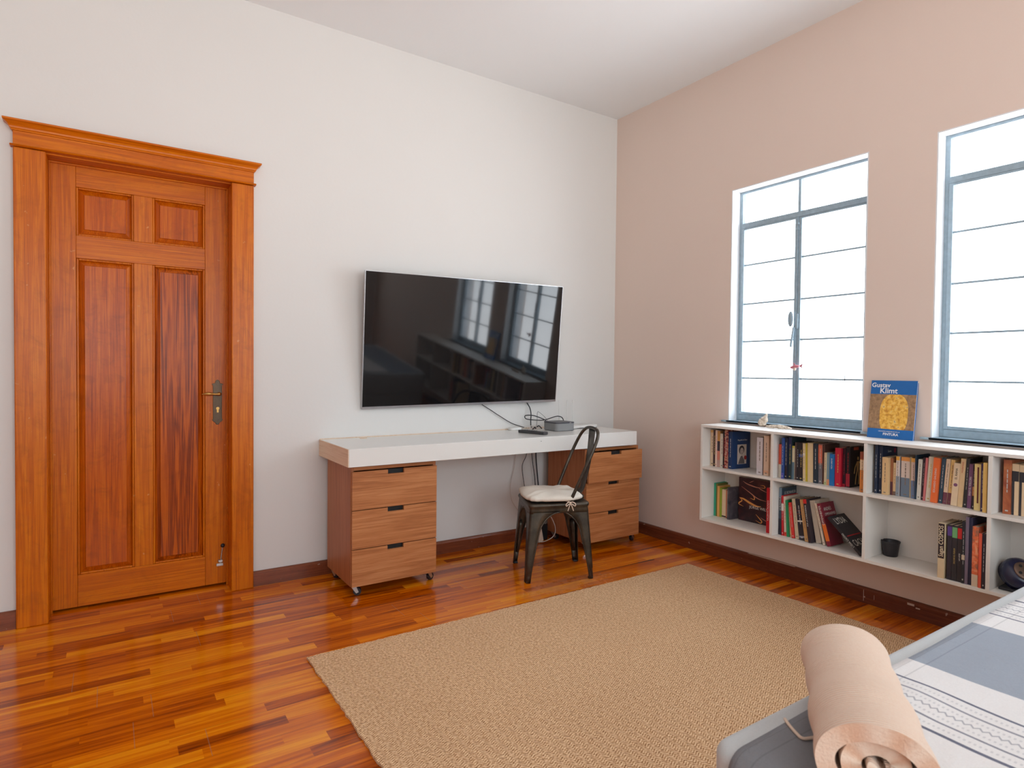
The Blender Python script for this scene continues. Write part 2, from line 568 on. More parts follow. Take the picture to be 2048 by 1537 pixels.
# ------------------------------------------------------------------ room shell
X0, Y0, H = -5.2, -5.6, 3.012
struct(MB().box(X0 - 0.15, 0.25, Y0 - 0.15, 0.25, -0.1, 0.0).build('floor', M['floor']), 'glossy orange brown strip parquet floor', 'floor')
struct(MB().box(X0 - 0.15, 0.25, Y0 - 0.15, 0.25, H, H + 0.1).build('ceiling', M['ceiling']), 'plain white plastered ceiling', 'ceiling')

DX0, DX1, DZ = -3.379, -2.635, 2.07
b = MB()
b.box(X0 - 0.15, DX0 - 0.02, 0, 0.16, 0, H).box(DX1 + 0.02, 0.25, 0, 0.16, 0, H).box(DX0 - 0.02, DX1 + 0.02, 0, 0.16, DZ + 0.02, H)
struct(b.build('wall_back', M['wall_white']), 'white plastered wall with the wooden door and the television', 'wall')

struct(MB().box(DX0 - 0.3, DX1 + 0.3, 0.161, 0.2, -0.05, 2.4).build('wall_light_block', plain('dark_light_block', (60, 50, 42), 0.9)), 'dark panel added behind the closed door to block light leaks', 'wall')  # unseen panel added to stop daylight leaking round the door

WZ0, WZ1 = 0.845, 2.247
WINS = [(-1.811, -1.013), (-2.911, -2.111)]
b = MB()
ys = [0.0, WINS[0][1], WINS[0][0], WINS[1][1], WINS[1][0], Y0 - 0.15]
b.box(0, 0.2, ys[1], ys[0], 0, H).box(0, 0.2, ys[3], ys[2], 0, H).box(0, 0.2, ys[5], ys[4], 0, H)
for a, c in WINS:
    b.box(0, 0.2, a, c, 0, WZ0).box(0, 0.2, a, c, WZ1, H)
struct(b.build('wall_right', M['wall_pink']), 'rose beige painted wall with two tall windows', 'wall')

# unseen sides of the room with their own windows
LW = (-4.7, -3.1)
b = MB()
b.box(X0 - 0.15, X0, LW[1], 0, 0, H).box(X0 - 0.15, X0, Y0, LW[0], 0, H).box(X0 - 0.15, X0, LW[0], LW[1], 0, H)
struct(b.build('wall_left', M['wall_white']), 'white plastered side wall left of the door', 'wall')
b = MB()
b.box(X0, -4.4, Y0 - 0.15, Y0, 0, H).box(-2.8, -2.2, Y0 - 0.15, Y0, 0, H).box(-0.6, 0.0, Y0 - 0.15, Y0, 0, H)
for a in (-4.4, -2.2):
    b.box(a, a + 1.6, Y0 - 0.15, Y0, 0, 0.8).box(a, a + 1.6, Y0 - 0.15, Y0, 2.3, H)
struct(b.build('wall_rear', M['wall_white']), 'white plastered rear wall with two windows', 'wall')

# baseboards
def bbprof(t=0.02, h=0.077):
    return [(0, 0), (t, 0), (t, h - 0.012), (t - 0.006, h - 0.003), (t - 0.012, h), (0, h)]
def baseboard_x(name, x0, x1):
    b = MB(); b.prism([(-u, v) for u, v in bbprof()], x0, x1, 'yz')
    o = struct(b.build(name, M['base']), 'dark brown scuffed wooden baseboard along the white wall', 'baseboard')
    return o
baseboard_x('baseboard_back_left', X0, -3.4925)
baseboard_x('baseboard_back', -2.5295, -0.0205)
b = MB(); b.prism([(-u, v) for u, v in bbprof()], Y0, -0.0005, 'xz')
struct(b.build('baseboard_right', M['base_y']), 'dark brown chipped wooden baseboard under the bookshelf', 'baseboard')

bbr = [o for o in COL.objects if o.name == 'baseboard_right'][0]
MB().prism([(-1.177, 0.0772), (-1.472, 0.0772), (-1.468, 0.0795), (-1.34, 0.082), (-1.20, 0.0785)], -0.0195, -0.0005, 'yz').build('plaster_patch', plain('bare_plaster', (206, 178, 160), 0.9), bbr)
chip = plain('chipped_paint', (204, 182, 168), 0.8)
for y_, za, zb_, w_ in ((-1.841, 0.010, 0.066, 0.0020), (-1.845, 0.028, 0.034, 0.007), (-1.891, 0.030, 0.052, 0.0014), (-2.055, 0.056, 0.066, 0.030), (-2.085, 0.048, 0.054, 0.018)):
    MB().box(-0.0206, -0.0199, y_ - w_ / 2, y_ + w_ / 2, za, zb_).build('paint_chip', chip, bbr)

# ------------------------------------------------------------------ door
door = struct(empty('door_1', ((DX0 + DX1) / 2, 0, 0)), 'orange varnished wooden panel door with moulded casing', 'door')
cx = (DX0 + DX1) / 2
def L(x): return x - cx
CL, CRr = -3.491, -2.531
MB().box(L(CL), L(DX0), -0.030, 0.0, 0, 2.073).build('casing', M['door_v'], door, 0.004)
MB().box(L(DX1), L(CRr), -0.030, 0.0, 0, 2.073).build('casing', M['door_v'], door, 0.004)
# header: bead, frieze, crown
def header(poly, name, ov=0.0):
    b = MB(); b.prism(poly, L(CL) - ov, L(CRr) + ov, 'yz'); return b.build(name, M['door_h'], door, 0.0015)
header([(0, 2.0745), (-0.036, 2.0745), (-0.042, 2.0790), (-0.036, 2.0840), (0, 2.0840)], 'header_bead', 0.010)
header([(0, 2.0842), (-0.028, 2.0842), (-0.028, 2.142), (0, 2.142)], 'frieze')
def crown():
    prof = [(0.028, 2.1422), (0.032, 2.1422), (0.034, 2.147), (0.038, 2.150), (0.040, 2.157), (0.046, 2.166), (0.056, 2.174), (0.060, 2.177), (0.060, 2.184), (0.0, 2.184), (0.0, 2.1422)]
    bm = MB()
    rows = []
    for d, z in prof:
        ov = max(0.0, d - 0.028)
        rows.append([bm.bm.verts.new(p) for p in ((L(CL) - ov, 0, z), (L(CL) - ov, -d, z), (L(CRr) + ov, -d, z), (L(CRr) + ov, 0, z))])
    for i in range(len(rows)):
        a, c = rows[i], rows[(i + 1) % len(rows)]
        for k in range(3):
            try: bm.bm.faces.new((a[k], a[k + 1], c[k + 1], c[k]))
            except ValueError: pass
    bmesh.ops.remove_doubles(bm.bm, verts=bm.bm.verts, dist=1e-5)
    return bm.build('crown_moulding', M['door_h'], door)
crown()
# jambs + stop beads
LY = 0.10
MB().box(L(DX0) - 0.02, L(DX0), 0.0, 0.15, 0, DZ).box(L(DX0), L(DX0) + 0.008, 0.086, 0.0995, 0, DZ - 0.008).build('jamb', M['door_v'], door, 0.002)
MB().box(L(DX1), L(DX1) + 0.02, 0.0, 0.15, 0, DZ).box(L(DX1) - 0.008, L(DX1), 0.086, 0.0995, 0, DZ - 0.008).build('jamb', M['door_v'], door, 0.002)
MB().box(L(DX0) - 0.02, L(DX1) + 0.02, 0.0, 0.15, DZ, DZ + 0.02).box(L(DX0), L(DX1), 0.086, 0.0995, DZ - 0.008, DZ).build('head_jamb', M['door_h'], door, 0.002)
# leaf
lx0, lx1 = L(DX0) + 0.004, L(DX1) - 0.004
leaf_z0, leaf_z1 = 0.012, 2.064
P1, P2, P3, P4 = L(-3.2778), L(-3.0505), L(-2.9724), L(-2.7411)
def stile(x0, x1, z0, z1, m='door_v', n='stile'):
    return MB().box(x0, x1, LY, LY + 0.04, z0, z1).build(n, M[m], door, 0.0012)
stile(lx0, P1 - 0.0005, leaf_z0, leaf_z1)
stile(P4 + 0.0005, lx1, leaf_z0, leaf_z1)
stile(P2, P3, 0.1615, 1.6413)
stile(P2, P3, 1.7473, 1.9695)
for z0, z1 in ((leaf_z0, 0.161), (1.6418, 1.7468), (1.970, leaf_z1)):
    stile(P1, P4, z0, z1, 'door_h', 'rail')
def panel(x0, x1, z0, z1, mat):
    b = MB()
    t = 0.006
    b.box(x0 - t, x1 + t, LY + 0.018, LY + 0.028, z0 - t, z1 + t)
    m1, m2 = 0.006, 0.030
    b.frustum((x0 + m1, x1 - m1, z0 + m1, z1 - m1), LY + 0.018, (x0 + m2, x1 - m2, z0 + m2, z1 - m2), LY + 0.008)
    b.frustum((x0 + m2, x1 - m2, z0 + m2, z1 - m2), LY + 0.008, (x0 + m2 + .002, x1 - m2 - .002, z0 + m2 + .002, z1 - m2 - .002), LY + 0.004)
    o = b.build('raised_panel', mat, door)
    # quarter round moulding round the opening
    q = MB()
    r = 0.009
    for (xa, xb, za, zb) in ((x0, x0 + r, z0, z1), (x1 - r, x1, z0, z1), (x0 + r, x1 - r, z0, z0 + r), (x0 + r, x1 - r, z1 - r, z1)):
        q.box(xa, xb, LY + 0.004, LY + 0.0179, za, zb)
    q.build('panel_moulding', M['door_v'], door, 0.003)
    return o
panel(P1, P2, 1.7468, 1.970, M['door_panel']); panel(P3, P4, 1.7468, 1.970, M['door_panel'])
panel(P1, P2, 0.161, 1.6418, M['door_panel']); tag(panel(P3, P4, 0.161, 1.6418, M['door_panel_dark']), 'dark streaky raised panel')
# lock plate, lever and keyhole
hz = 0.957
plate_poly = []
def plate():
    w = 0.0215
    xc = L(-2.6835)
    pts = [(-w, 0.845 + .03), (-w - 0.004, 0.845 + .024), (-w + .002, 0.845 + .016), (-w * 0.5, 0.845 + .010), (-0.006, 0.845), (0.006, 0.845), (w * 0.5, 0.845 + .010), (w - .002, 0.845 + .016), (w + 0.004, 0.845 + .024), (w, 0.845 + .03),
           (w, 1.048), (w + 0.005, 1.052), (w + .003, 1.058), (w * 0.55, 1.060), (w * 0.45, 1.072), (0.0, 1.079), (-w * 0.45, 1.072), (-w * 0.55, 1.060), (-w - .003, 1.058), (-w - 0.005, 1.052), (-w, 1.048)]
    b = MB(); b.prism([(xc + x, z) for x, z in pts], LY - 0.004, LY, 'xz')
    return b.build('lock_plate', M['brass_dark'], door, 0.0012)
pl = plate(); tag(pl, 'ornate dark bronze lock plate')
xc = L(-2.6835)
lv = MB()
lv.lathe([(0.009, LY - 0.036), (0.010, LY - 0.010), (0.010, LY - 0.0045)], 16, (xc + 0.006, 0, 1.004), 'y')
lv.tube(catmull([(xc + 0.010, LY - 0.036, 1.005), (xc - 0.01, LY - 0.038, 1.004), (xc - 0.03, LY - 0.038, 1.005), (xc - 0.045, LY - 0.037, 1.006), (xc - 0.060, LY - 0.036, 1.005), (xc - 0.078, LY - 0.034, 1.004)], 4),
        [0.007, 0.007, 0.0065, 0.006, 0.0055, 0.0055, 0.0055, 0.006, 0.007, 0.0085, 0.0095, 0.010, 0.0105, 0.0105, 0.0095, 0.009, 0.008, 0.006, 0.004, 0.0025, 0.001], 10)
tag(lv.build('door_handle', M['brass'], pl, smooth=True), 'scrolled brass lever')
kh = MB()
kh.lathe([(0.0075, LY - 0.0065), (0.008, LY - 0.0041)], 14, (xc + 0.001, 0, 0.929), 'y')
kh.box(xc - 0.0032, xc + 0.0052, LY - 0.0062, LY - 0.0041, 0.908, 0.926)
kh.build('key_cylinder', M['brass'], pl)
# foot bolt / door stop near the floor
sb = MB()
xb = L(-2.6690)
sb.tube([(xb + 0.008, LY - 0.012, 0.204), (xb + 0.002, LY - 0.012, 0.156), (xb, LY - 0.012, 0.121)], 0.0035, 8)
sb.box(xb - 0.012, xb + 0.008, LY - 0.018, LY, 0.126, 0.138)
sb.box(xb - 0.020, xb + 0.012, LY - 0.006, LY, 0.104, 0.118)
ft = sb.build('floor_bolt', M['chrome'], door, 0.001); tag(ft, 'small steel hold-open bolt')
MB().ell((xb + 0.009, LY - 0.014, 0.212), (0.0105, 0.0105, 0.0105)).build('knob', M['rubber'], ft, smooth=True)

# ------------------------------------------------------------------ windows
def make_window(name, y0, y1, label, full=True):
    w = struct(empty(name, (0.0, (y0 + y1) / 2, WZ0)), label, 'window')
    hw = (y1 - y0) / 2
    h = WZ1 - WZ0
    xf = 0.072
    # plastered reveal lining
    r = MB()
    t = 0.006
    r.box(0.0, xf + 0.11, -hw, -hw + t, 0.0, h).box(0.0, xf + 0.11, hw - t, hw, 0.0, h).box(0.0, xf + 0.11, -hw + t, hw - t, h - t, h)
    r.build('reveal', M['reveal'], w)
    a, bb = -hw + t, hw - t
    zb, zt = 0.008, h - t
    FW = 0.020
    f = MB()
    f.box(xf, xf + 0.035, a, a + FW, zb, zt).box(xf, xf + 0.035, bb - FW, bb, zb, zt)
    f.box(xf, xf + 0.035, a + FW, bb - FW, zt - FW * 0.7, zt).box(xf - 0.004, xf + 0.035, a + FW, bb - FW, zb, zb + 0.036)
    zr0, zr1 = 2.018 - WZ0, 2.048 - WZ0
    f.box(xf - 0.006, xf + 0.035, a + FW, bb - FW, zr0, zr1)
    ym = -1.4045 + 1.412      # centre post is a little off the middle
    f.box(xf, xf + 0.03, ym - 0.008, ym + 0.008, zr1, zt - FW * 0.7)
    f.build('window_frame', M['frame_green'], w, 0.0015)
    # two casements: stiles meeting in the middle
    for k, (ya, yb) in enumerate(((a + FW, ym - 0.001), (ym + 0.001, bb - FW))):
        c = MB()
        s = 0.017
        z0, z1 = zb + 0.037, zr0 - 0.001
        x0 = xf - 0.003 - (0.004 if k else 0)
        c.box(x0, x0 + 0.030, yb - s, yb, z0, z1).box(x0, x0 + 0.030, ya, ya + s, z0, z1)
        c.box(x0, x0 + 0.030, ya + s, yb - s, z0, z0 + 0.014).box(x0, x0 + 0.030, ya + s, yb - s, z1 - 0.010, z1)
        cs = c.build('casement', M['frame_green'], w, 0.001)
        g = MB()
        for zz in (1.793, 1.558, 1.331, 1.110):
            g.box(x0 + 0.006, x0 + 0.018, ya + s, yb - s, zz - WZ0 - 0.0045, zz - WZ0 + 0.0045)
        g.build('glazing_bar', M['frame_green'], cs)
        MB().box(x0 + 0.019, x0 + 0.022, ya + s, yb - s, z0 + 0.014, z1 - 0.010).build('pane', M['glass_grey'], cs)
    p = MB()
    p.box(xf + 0.014, xf + 0.017, a + FW, ym - 0.008, zr1, zt - FW * 0.7).box(xf + 0.014, xf + 0.017, ym + 0.008, bb - FW, zr1, zt - FW * 0.7)
    p.build('transom_pane', M['glass_grey'], w)
    # latch
    l = MB()
    yl = ym + 0.004
    xl = xf - 0.012
    l.box(xl, xf - 0.004, yl - 0.014, yl + 0.010, 1.392 - WZ0, 1.475 - WZ0)
    l.ell((xl - 0.008, yl + 0.024, 1.447 - WZ0), (0.007, 0.016, 0.044))
    l.tube(catmull([(xl - 0.005, yl + 0.006, 1.40 - WZ0), (xl - 0.008, yl + 0.008, 1.37 - WZ0), (xl - 0.008, yl + 0.012, 1.345 - WZ0), (xl - 0.008, yl + 0.018, 1.31 - WZ0), (xl - 0.008, yl + 0.020, 1.290 - WZ0)], 3), 0.0062, 8)
    l.build('latch', M['frame_green'], w, smooth=True)
    # hinge pin near the top of the meeting stiles
    hp = MB()
    hp.box(xf - 0.012, xf - 0.003, ym - 0.004, ym + 0.014, 1.945 - WZ0, 1.955 - WZ0).box(xf - 0.012, xf - 0.003, ym - 0.004, ym + 0.012, 1.975 - WZ0, 1.985 - WZ0)
    hp.build('catch', M['frame_green'], w)
    # metal sill strip
    s_ = MB()
    s_.box(-0.022, 0.18, -hw + 0.0, hw + 0.0, -0.003, 0.007).box(-0.022, -0.001, -hw - 0.035, hw + 0.035, -0.003, 0.007)
    s_.build('window_sill', M['frame_green'], w, 0.0015)
    return w
w1 = make_window('window_1', WINS[0][0], WINS[0][1], 'steel framed window nearer the corner, above the bookshelf')
MB().tube([(0.066, -1.680 + 1.412, 1.060 - WZ0), (0.066, -1.679 + 1.412, 1.132 - WZ0)], 0.0018, 6).build('hook_wire', M['cable_black'], w1)
make_window('window_2', WINS[1][0], WINS[1][1], 'steel framed window at the right edge, beyond the blue book')

def far_window(name, loc, rz, wd, z0, z1, label):
    w = struct(empty(name, loc, rz), label, 'window')
    f = MB()
    h = z1 - z0
    f.box(-wd / 2, -wd / 2 + .05, -.03, .03, 0, h).box(wd / 2 - .05, wd / 2, -.03, .03, 0, h).box(-wd / 2 + .05, wd / 2 - .05, -.03, .03, 0, .05).box(-wd / 2 + .05, wd / 2 - .05, -.03, .03, h - .05, h).box(-.025, .025, -.03, .03, .05, h - .05)
    f.build('window_frame', M['frame_green'], w, 0.002)
    MB().box(-wd / 2 + .05, -.025, -.003, .003, .05, h - .05).box(.025, wd / 2 - .05, -.003, .003, .05, h - .05).build('pane', M['glass'], w)
far_window('window_3', (-3.6, Y0 - 0.07, 0.8), 0, 1.6, 0.8, 2.3, 'window in the rear wall, left one')
far_window('window_4', (-1.4, Y0 - 0.07, 0.8), 0, 1.6, 0.8, 2.3, 'window in the rear wall, right one')


# ------------------------------------------------------------------ rug
def rug():
    x0, x1, y0, y1, t = -2.51, -0.300, -4.10, -0.972, 0.009
    b = MB()
    random.seed(4)
    n = 120
    def jag(a): return (random.random() - 0.5) * a
    poly = []
    for i in range(n): poly.append((x0 + (x1 - x0) * i / n, y0))
    for i in range(n): poly.append((x1 + jag(0.004), y0 + (y1 - y0) * i / n))
    for i in range(n): poly.append((x1 - (x1 - x0) * i / n, y1 + jag(0.005)))
    for i in range(n): poly.append((x0 + jag(0.008), y1 - (y1 - y0) * i / n))
    b.prism(poly, 0.0005, t, 'xy')
    o = b.build('rug', M['rug'])
    return tag(o, 'large tan woven sisal rug lying on the parquet floor', 'rug')
rug()

# ------------------------------------------------------------------ desk
desk = tag(empty('wall_desk', (-1.2175, 0, 0.66)), 'long white floating desktop on the white wall below the television', 'desk')
dx0, dx1 = -2.188 + 1.2175, -0.247 + 1.2175
MB().box(dx0 + 0.004, dx1, -0.490, -0.001, 0.0, 0.09).build('desktop', M['desk'], desk, 0.002)
tag(MB().box(dx0, dx0 + 0.0038, -0.489, -0.001, 0.001, 0.089).build('edge_panel', M['desk_end'], desk, 0.0005), 'bare cream wooden end')
MB().box(dx0 + 0.004, dx1, -0.008, -0.001, 0.0902, 0.094).build('wall_strip', M['desk_end'], desk)
g = MB(); g.lathe([(0.022, 0.0902), (0.022, 0.092), (0.014, 0.0925)], 18, (-1.955 + 1.2175, -0.055, 0)); g.build('cable_grommet', M['desk_end'], desk)
g = MB(); g.lathe([(0.0022, -0.0012), (0.0022, 0.0)], 8, (-1.03 + 1.2175, -0.4905, 0.066), 'y'); g.build('screw', M['black'], desk)

# ------------------------------------------------------------------ pedestals
def pedestal(loc, rz, label, pulls, w=0.466):
    p = tag(empty('drawer_pedestal', loc, rz), label, 'drawer unit', 'drawer pedestals under the desk')
    yf, yb = -0.19, 0.19
    z0, z1 = 0.055, 0.650
    t = 0.016
    h = w / 2
    MB().box(-h, -h + t, yf, yb, z0, z1).build('side_panel', M['ped_v'], p, 0.0008)
    MB().box(h - t, h, yf, yb, z0, z1).build('side_panel', M['ped_v'], p, 0.0008)
    c = MB()
    c.box(-h + t, h - t, yf, yb, z1 - t, z1).box(-h + t, h - t, yf + .02, yb, z0, z0 + t).box(-h + t, h - t, yb - 0.008, yb, z0 + t, z1 - t)
    c.build('carcass', M['ped_h'], p, 0.0006)
    zz = [z0 + 0.0005, 0.2435, 0.4385, z1 - t - 0.004]
    tops = [0.2395, 0.4345, z1 - t - 0.005]
    for k in range(3):
        a, bt = (z0 + 0.0005, 0.2435, 0.4385)[k], tops[k]
        pull = pulls[k]
        d = MB()
        nw, nh = 0.044, 0.022
        x_l, x_r = -h + 0.0015 + (0.010 if k == 2 else 0.0), h - 0.001
        x_l = -h + 0.003
        poly = [(x_l, a), (x_r, a), (x_r, bt), (nw, bt), (nw, bt - nh), (-nw, bt - nh), (-nw, bt), (x_l, bt)]
        d.prism(poly, yf - 0.0165 - pull, yf - 0.0005 - pull, 'xz')
        # tray behind the front
        d.box(-h + t + .004, -h + t + .014, yf - pull, yb - 0.03 - pull, a + .02, bt - .035).box(h - t - .014, h - t - .004, yf - pull, yb - 0.03 - pull, a + .02, bt - .035)
        d.box(-h + t + .014, h - t - .014, yf - pull, yb - 0.03 - pull, a + .02, a + .028)
        dr = d.build('drawer', M['ped_h'], p, 0.0008)
        MB().box(-nw - .006, nw + .006, yf + 0.003 - pull, yf + 0.010 - pull, bt - nh - .012, bt - .001).build('handle_shade_plate', M['black'], dr)  # black plate behind the notch stands in for the shade inside
    for sx in (-1, 1):
        for sy in (-1, 1):
            cxx, cyy = sx * (h - 0.028), sy * 0.158
            sw = Matrix.Translation((cxx, cyy, 0)) @ Matrix.Rotation(math.radians((68, 24, 110, 50)[(sx > 0) * 2 + (sy > 0)]), 4, 'Z')
            MB().box(cxx - .018, cxx + .018, cyy - .018, cyy + .018, 0.052, 0.0549).build('caster_plate', M['chrome'], p)
            f = MB()
            for q in (-1, 1):
                f.prism([(.016, .0518), (-.012, .0518), (-0.026, .018), (-0.014, .012)], q * .0125 - 0.001, q * .0125 + 0.001, 'yz')
            f.box(-.0135, .0135, -.012, .016, 0.0495, 0.0518)
            fo = f.build('caster_fork', M['chrome'], p); fo.data.transform(sw)
            wv = MB()
            wv.lathe([(0.012, -0.0095), (0.019, -0.0095), (0.0205, -0.007), (0.0205, 0.007), (0.019, 0.0095), (0.012, 0.0095)], 20, (0, -0.018, 0.0206), 'x')
            wo = wv.build('caster_wheel', M['rubber'], fo); wo.data.transform(sw)
    return p
pedestal((-1.9235, -0.245, 0), 0, 'walnut coloured three-drawer pedestal under the left end of the desk, nearest the door', (0, 0, 0))
pedestal((-0.428, -0.262, 0), 0.0, 'walnut coloured three-drawer pedestal under the right end of the desk behind the chair', (0, 0, 0.022), 0.466)

# ------------------------------------------------------------------ television
tv = tag(empty('television'), 'large black flat screen television tilted forward on the white wall', 'television')
TVM = Matrix.Rotation(-0.0153, 4, 'Z') @ Matrix.Rotation(0.1128, 4, 'X') @ Matrix.Rotation(-0.0154, 4, 'Y')
tv.matrix_world = Matrix.Translation((-1.2760, -0.075, 1.3108)) @ TVM
tw, th_ = 1.3710 / 2, 0.7832 / 2
MB().box(-tw + 0.004, tw - 0.004, 0.002, 0.011, -th_ + 0.004, th_ - 0.004).build('housing', M['black'], tv)
MB().box(-tw + 0.3, tw - 0.3, 0.0112, 0.032, -0.12, 0.20).build('rear_cover', M['black'], tv, 0.006)
MB().box(-tw + 0.003, tw - 0.003, -0.0005, 0.0018, -th_ + 0.014, th_ - 0.003).build('screen', M['screen'], tv)
fr = MB()
fr.box(-tw, -tw + 0.0029, -0.0025, 0.0115, -th_, th_).box(tw - 0.0029, tw, -0.0025, 0.0115, -th_, th_).box(-tw + 0.0029, tw - 0.0029, -0.0025, 0.0115, th_ - 0.0029, th_)
fr.box(-tw + 0.0029, tw - 0.0029, -0.004, 0.0115, -th_, -th_ + 0.0138)
fr.build('bezel', M['silver'], tv)
mt = MB().box(-0.2, 0.2, 0.0322, 0.042, -0.05, 0.14)
mt.box(-0.03, 0.03, 0.042, 0.066, 0.02, 0.10)
mt.build('wall_bracket', M['black_metal'], tv)

# ------------------------------------------------------------------ cables
def cable(name, pts, r, mat, label, cat='cable', sub=6, group=None):
    b = MB(); b.tube(catmull(pts, sub), r, 8)
    o = b.build(name, mat, None, smooth=True)
    return tag(o, label, cat, group)
cable('cable', [(-1.160, -0.012, 0.925), (-1.125, -0.011, 0.905), (-1.08, -0.011, 0.880), (-1.03, -0.012, 0.850), (-0.93, -0.012, 0.795), (-0.86, -0.016, 0.770), (-0.815, -0.030, 0.757)], 0.0026, M['cable_black'], 'thin black cable slanting from the television bottom down to the desk')
cable('cable', [(-0.802, -0.012, 0.930), (-0.798, -0.014, 0.920), (-0.785, -0.025, 0.890), (-0.782, -0.035, 0.85), (-0.784, -0.035, 0.80), (-0.786, -0.045, 0.762), (-0.775, -0.060, 0.7545)], 0.0036, M['cable_black'], 'black cable hanging nearly straight from the lower right of the television')
cable('cable', [(-0.69, -0.105, 0.792), (-0.72, -0.10, 0.815), (-0.79, -0.08, 0.842), (-0.845, -0.06, 0.843), (-0.845, -0.07, 0.822), (-0.78, -0.09, 0.813), (-0.72, -0.10, 0.812), (-0.66, -0.09, 0.822), (-0.61, -0.10, 0.834), (-0.575, -0.105, 0.826), (-0.562, -0.108, 0.806), (-0.562, -0.11, 0.79)], 0.0032, M['cable_black'], 'looped dark cable floating behind the grey desk device')
cable('cable', [(-0.765, -0.075, 0.760), (-0.757, -0.07, 0.81), (-0.750, -0.065, 0.862), (-0.735, -0.065, 0.862), (-0.70, -0.08, 0.83), (-0.68, -0.09, 0.80)], 0.0012, M['cable_black'], 'very thin cable peaking above the grey desk device')
for i, (pts, rr_) in enumerate((([(-0.86, -0.04, .7545), (-0.83, -0.06, .765), (-0.80, -0.09, .758), (-0.77, -0.075, .77), (-0.755, -0.11, .756)], .003),
                              ([(-0.84, -0.10, .7545), (-0.80, -0.06, .772), (-0.775, -0.10, .762), (-0.752, -0.06, .758)], .003))):
    cable('cable', pts, rr_, M['cable_white'], ('pale tangled cable beside the grey desk device, running from the flat adapter', 'short pale cable crossing the tangle left of the grey desk device')[i])
cable('cable', [(-0.82, -0.11, .7545), (-0.795, -0.10, .768), (-0.78, -0.085, .757), (-0.765, -0.10, .775), (-0.752, -0.12, .757)], .0036, M['cable_black'], 'short black cable knotted in the tangle left of the grey device')

# desk objects
dv = tag(empty('desk_speaker', (-0.668, -0.195, 0.75), -0.02), 'grey cloth sided box with dark top, standing on the white desk', 'electronic device')
def rrect(hx, hy, r, n=5):
    pts = []
    for cx_, cy_, a0 in ((hx - r, hy - r, 0), (-hx + r, hy - r, PI / 2), (-hx + r, -hy + r, PI), (hx - r, -hy + r, 1.5 * PI)):
        for i in range(n + 1):
            a = a0 + PI / 2 * i / n
            pts.append((cx_ + r * math.cos(a), cy_ + r * math.sin(a)))
    return pts
MB().prism(rrect(0.077, 0.075, 0.022), 0.003, 0.050, 'xy').build('cloth_side', M['device_cloth'], dv)
MB().prism(rrect(0.0785, 0.0765, 0.023), 0.0502, 0.058, 'xy').build('top_plate', plain('dark_grey_plastic', (66, 64, 72), 0.4), dv, 0.002)
MB().prism(rrect(0.074, 0.072, 0.021), 0.0, 0.0028, 'xy').build('foot', M['rubber'], dv)
MB().box(0.028, 0.044, -0.0772, -0.0766, 0.0515, 0.0565).build('badge', M['silver'], dv)

rm = tag(empty('remote_control', (-0.955, -0.30, 0.75), 0.28), 'slim black remote control lying on the white desk', 'remote control')
MB().prism(rrect(0.021, 0.105, 0.008), 0.001, 0.018, 'xy').build('body', plain('black_plastic', (62, 60, 62), 0.4), rm, 0.003)
b = MB()
for j in range(6):
    for i in (-1, 0, 1):
        b.box(i * .011 - .0035, i * .011 + .0035, -0.02 + j * .018 - .004, -0.02 + j * .018 + .004, .0181, .0198)
b.build('button_pad', plain('grey_buttons', (96, 96, 98), 0.5), rm)

rt = tag(empty('router', (-0.445, -0.115, 0.75), 0.03), 'flat white router with thin aerials beside the grey device', 'router')
MB().prism(rrect(0.135, 0.065, 0.015), 0.002, 0.022, 'xy').build('body', M['white_plastic'], rt, 0.003)
for xx in (-0.115, -0.045, 0.005):
    MB().tube([(xx, 0.055, 0.020), (xx, 0.058, 0.10), (xx, 0.060, 0.19)], 0.0028, 8).build('aerial', M['white_plastic'], rt, smooth=True)
MB().tube([(-0.14, -0.060, 0.004), (0.12, -0.070, 0.004)], 0.0016, 6).build('lead', M['cable_black'], rt)
ad = MB(); ad.prism(rrect(0.045, 0.030, 0.026), 0.7502, 0.768, 'xy')
o = ad.build('power_adapter', M['white_plastic'], None, 0.003)
for v in o.data.vertices: v.co.x -= 0.925; v.co.y -= 0.055
tag(o, 'flat white oval adapter on the desk near the cable tangle', 'adapter')

# under the desk
cable('cable', [(-0.800, -0.035, 0.66), (-0.815, -0.03, 0.57), (-0.842, -0.03, 0.52), (-0.845, -0.03, 0.47), (-0.825, -0.03, 0.36), (-0.80, -0.035, 0.24), (-0.77, -0.06, 0.14)], 0.0022, M['cable_black'], 'thin dark cord bowing left, hanging below the desk behind the chair')
cable('cable', [(-0.775, -0.035, 0.66), (-0.765, -0.03, 0.55), (-0.745, -0.03, 0.43), (-0.738, -0.035, 0.33), (-0.74, -0.05, 0.22), (-0.735, -0.08, 0.12)], 0.0026, M['cable_black'], 'middle dark cord hanging below the desk behind the chair')
cable('cable', [(-0.740, -0.035, 0.66), (-0.733, -0.03, 0.55), (-0.720, -0.03, 0.43), (-0.712, -0.035, 0.33), (-0.715, -0.05, 0.20), (-0.72, -0.08, 0.11)], 0.0042, M['cable_black'], 'thick black cord hanging straight below the desk, rightmost of those cords')
cable('cable', [(-0.88, -0.02, 0.66), (-0.90, -0.016, 0.50), (-0.93, -0.016, 0.38), (-0.92, -0.018, 0.28), (-0.87, -0.025, 0.20), (-0.82, -0.05, 0.10)], 0.0018, M['cable_white'], 'pale cord curving down the white wall below the desk, left of the chair')
cable('cable', [(-0.725, -0.175, 0.185), (-0.700, -0.172, 0.16), (-0.672, -0.172, 0.10), (-0.680, -0.175, 0.05), (-0.73, -0.18, 0.026), (-0.80, -0.18, 0.020), (-0.855, -0.16, 0.05)], 0.0026, M['cable_white'], 'white lead looping round the power strip on the floor')
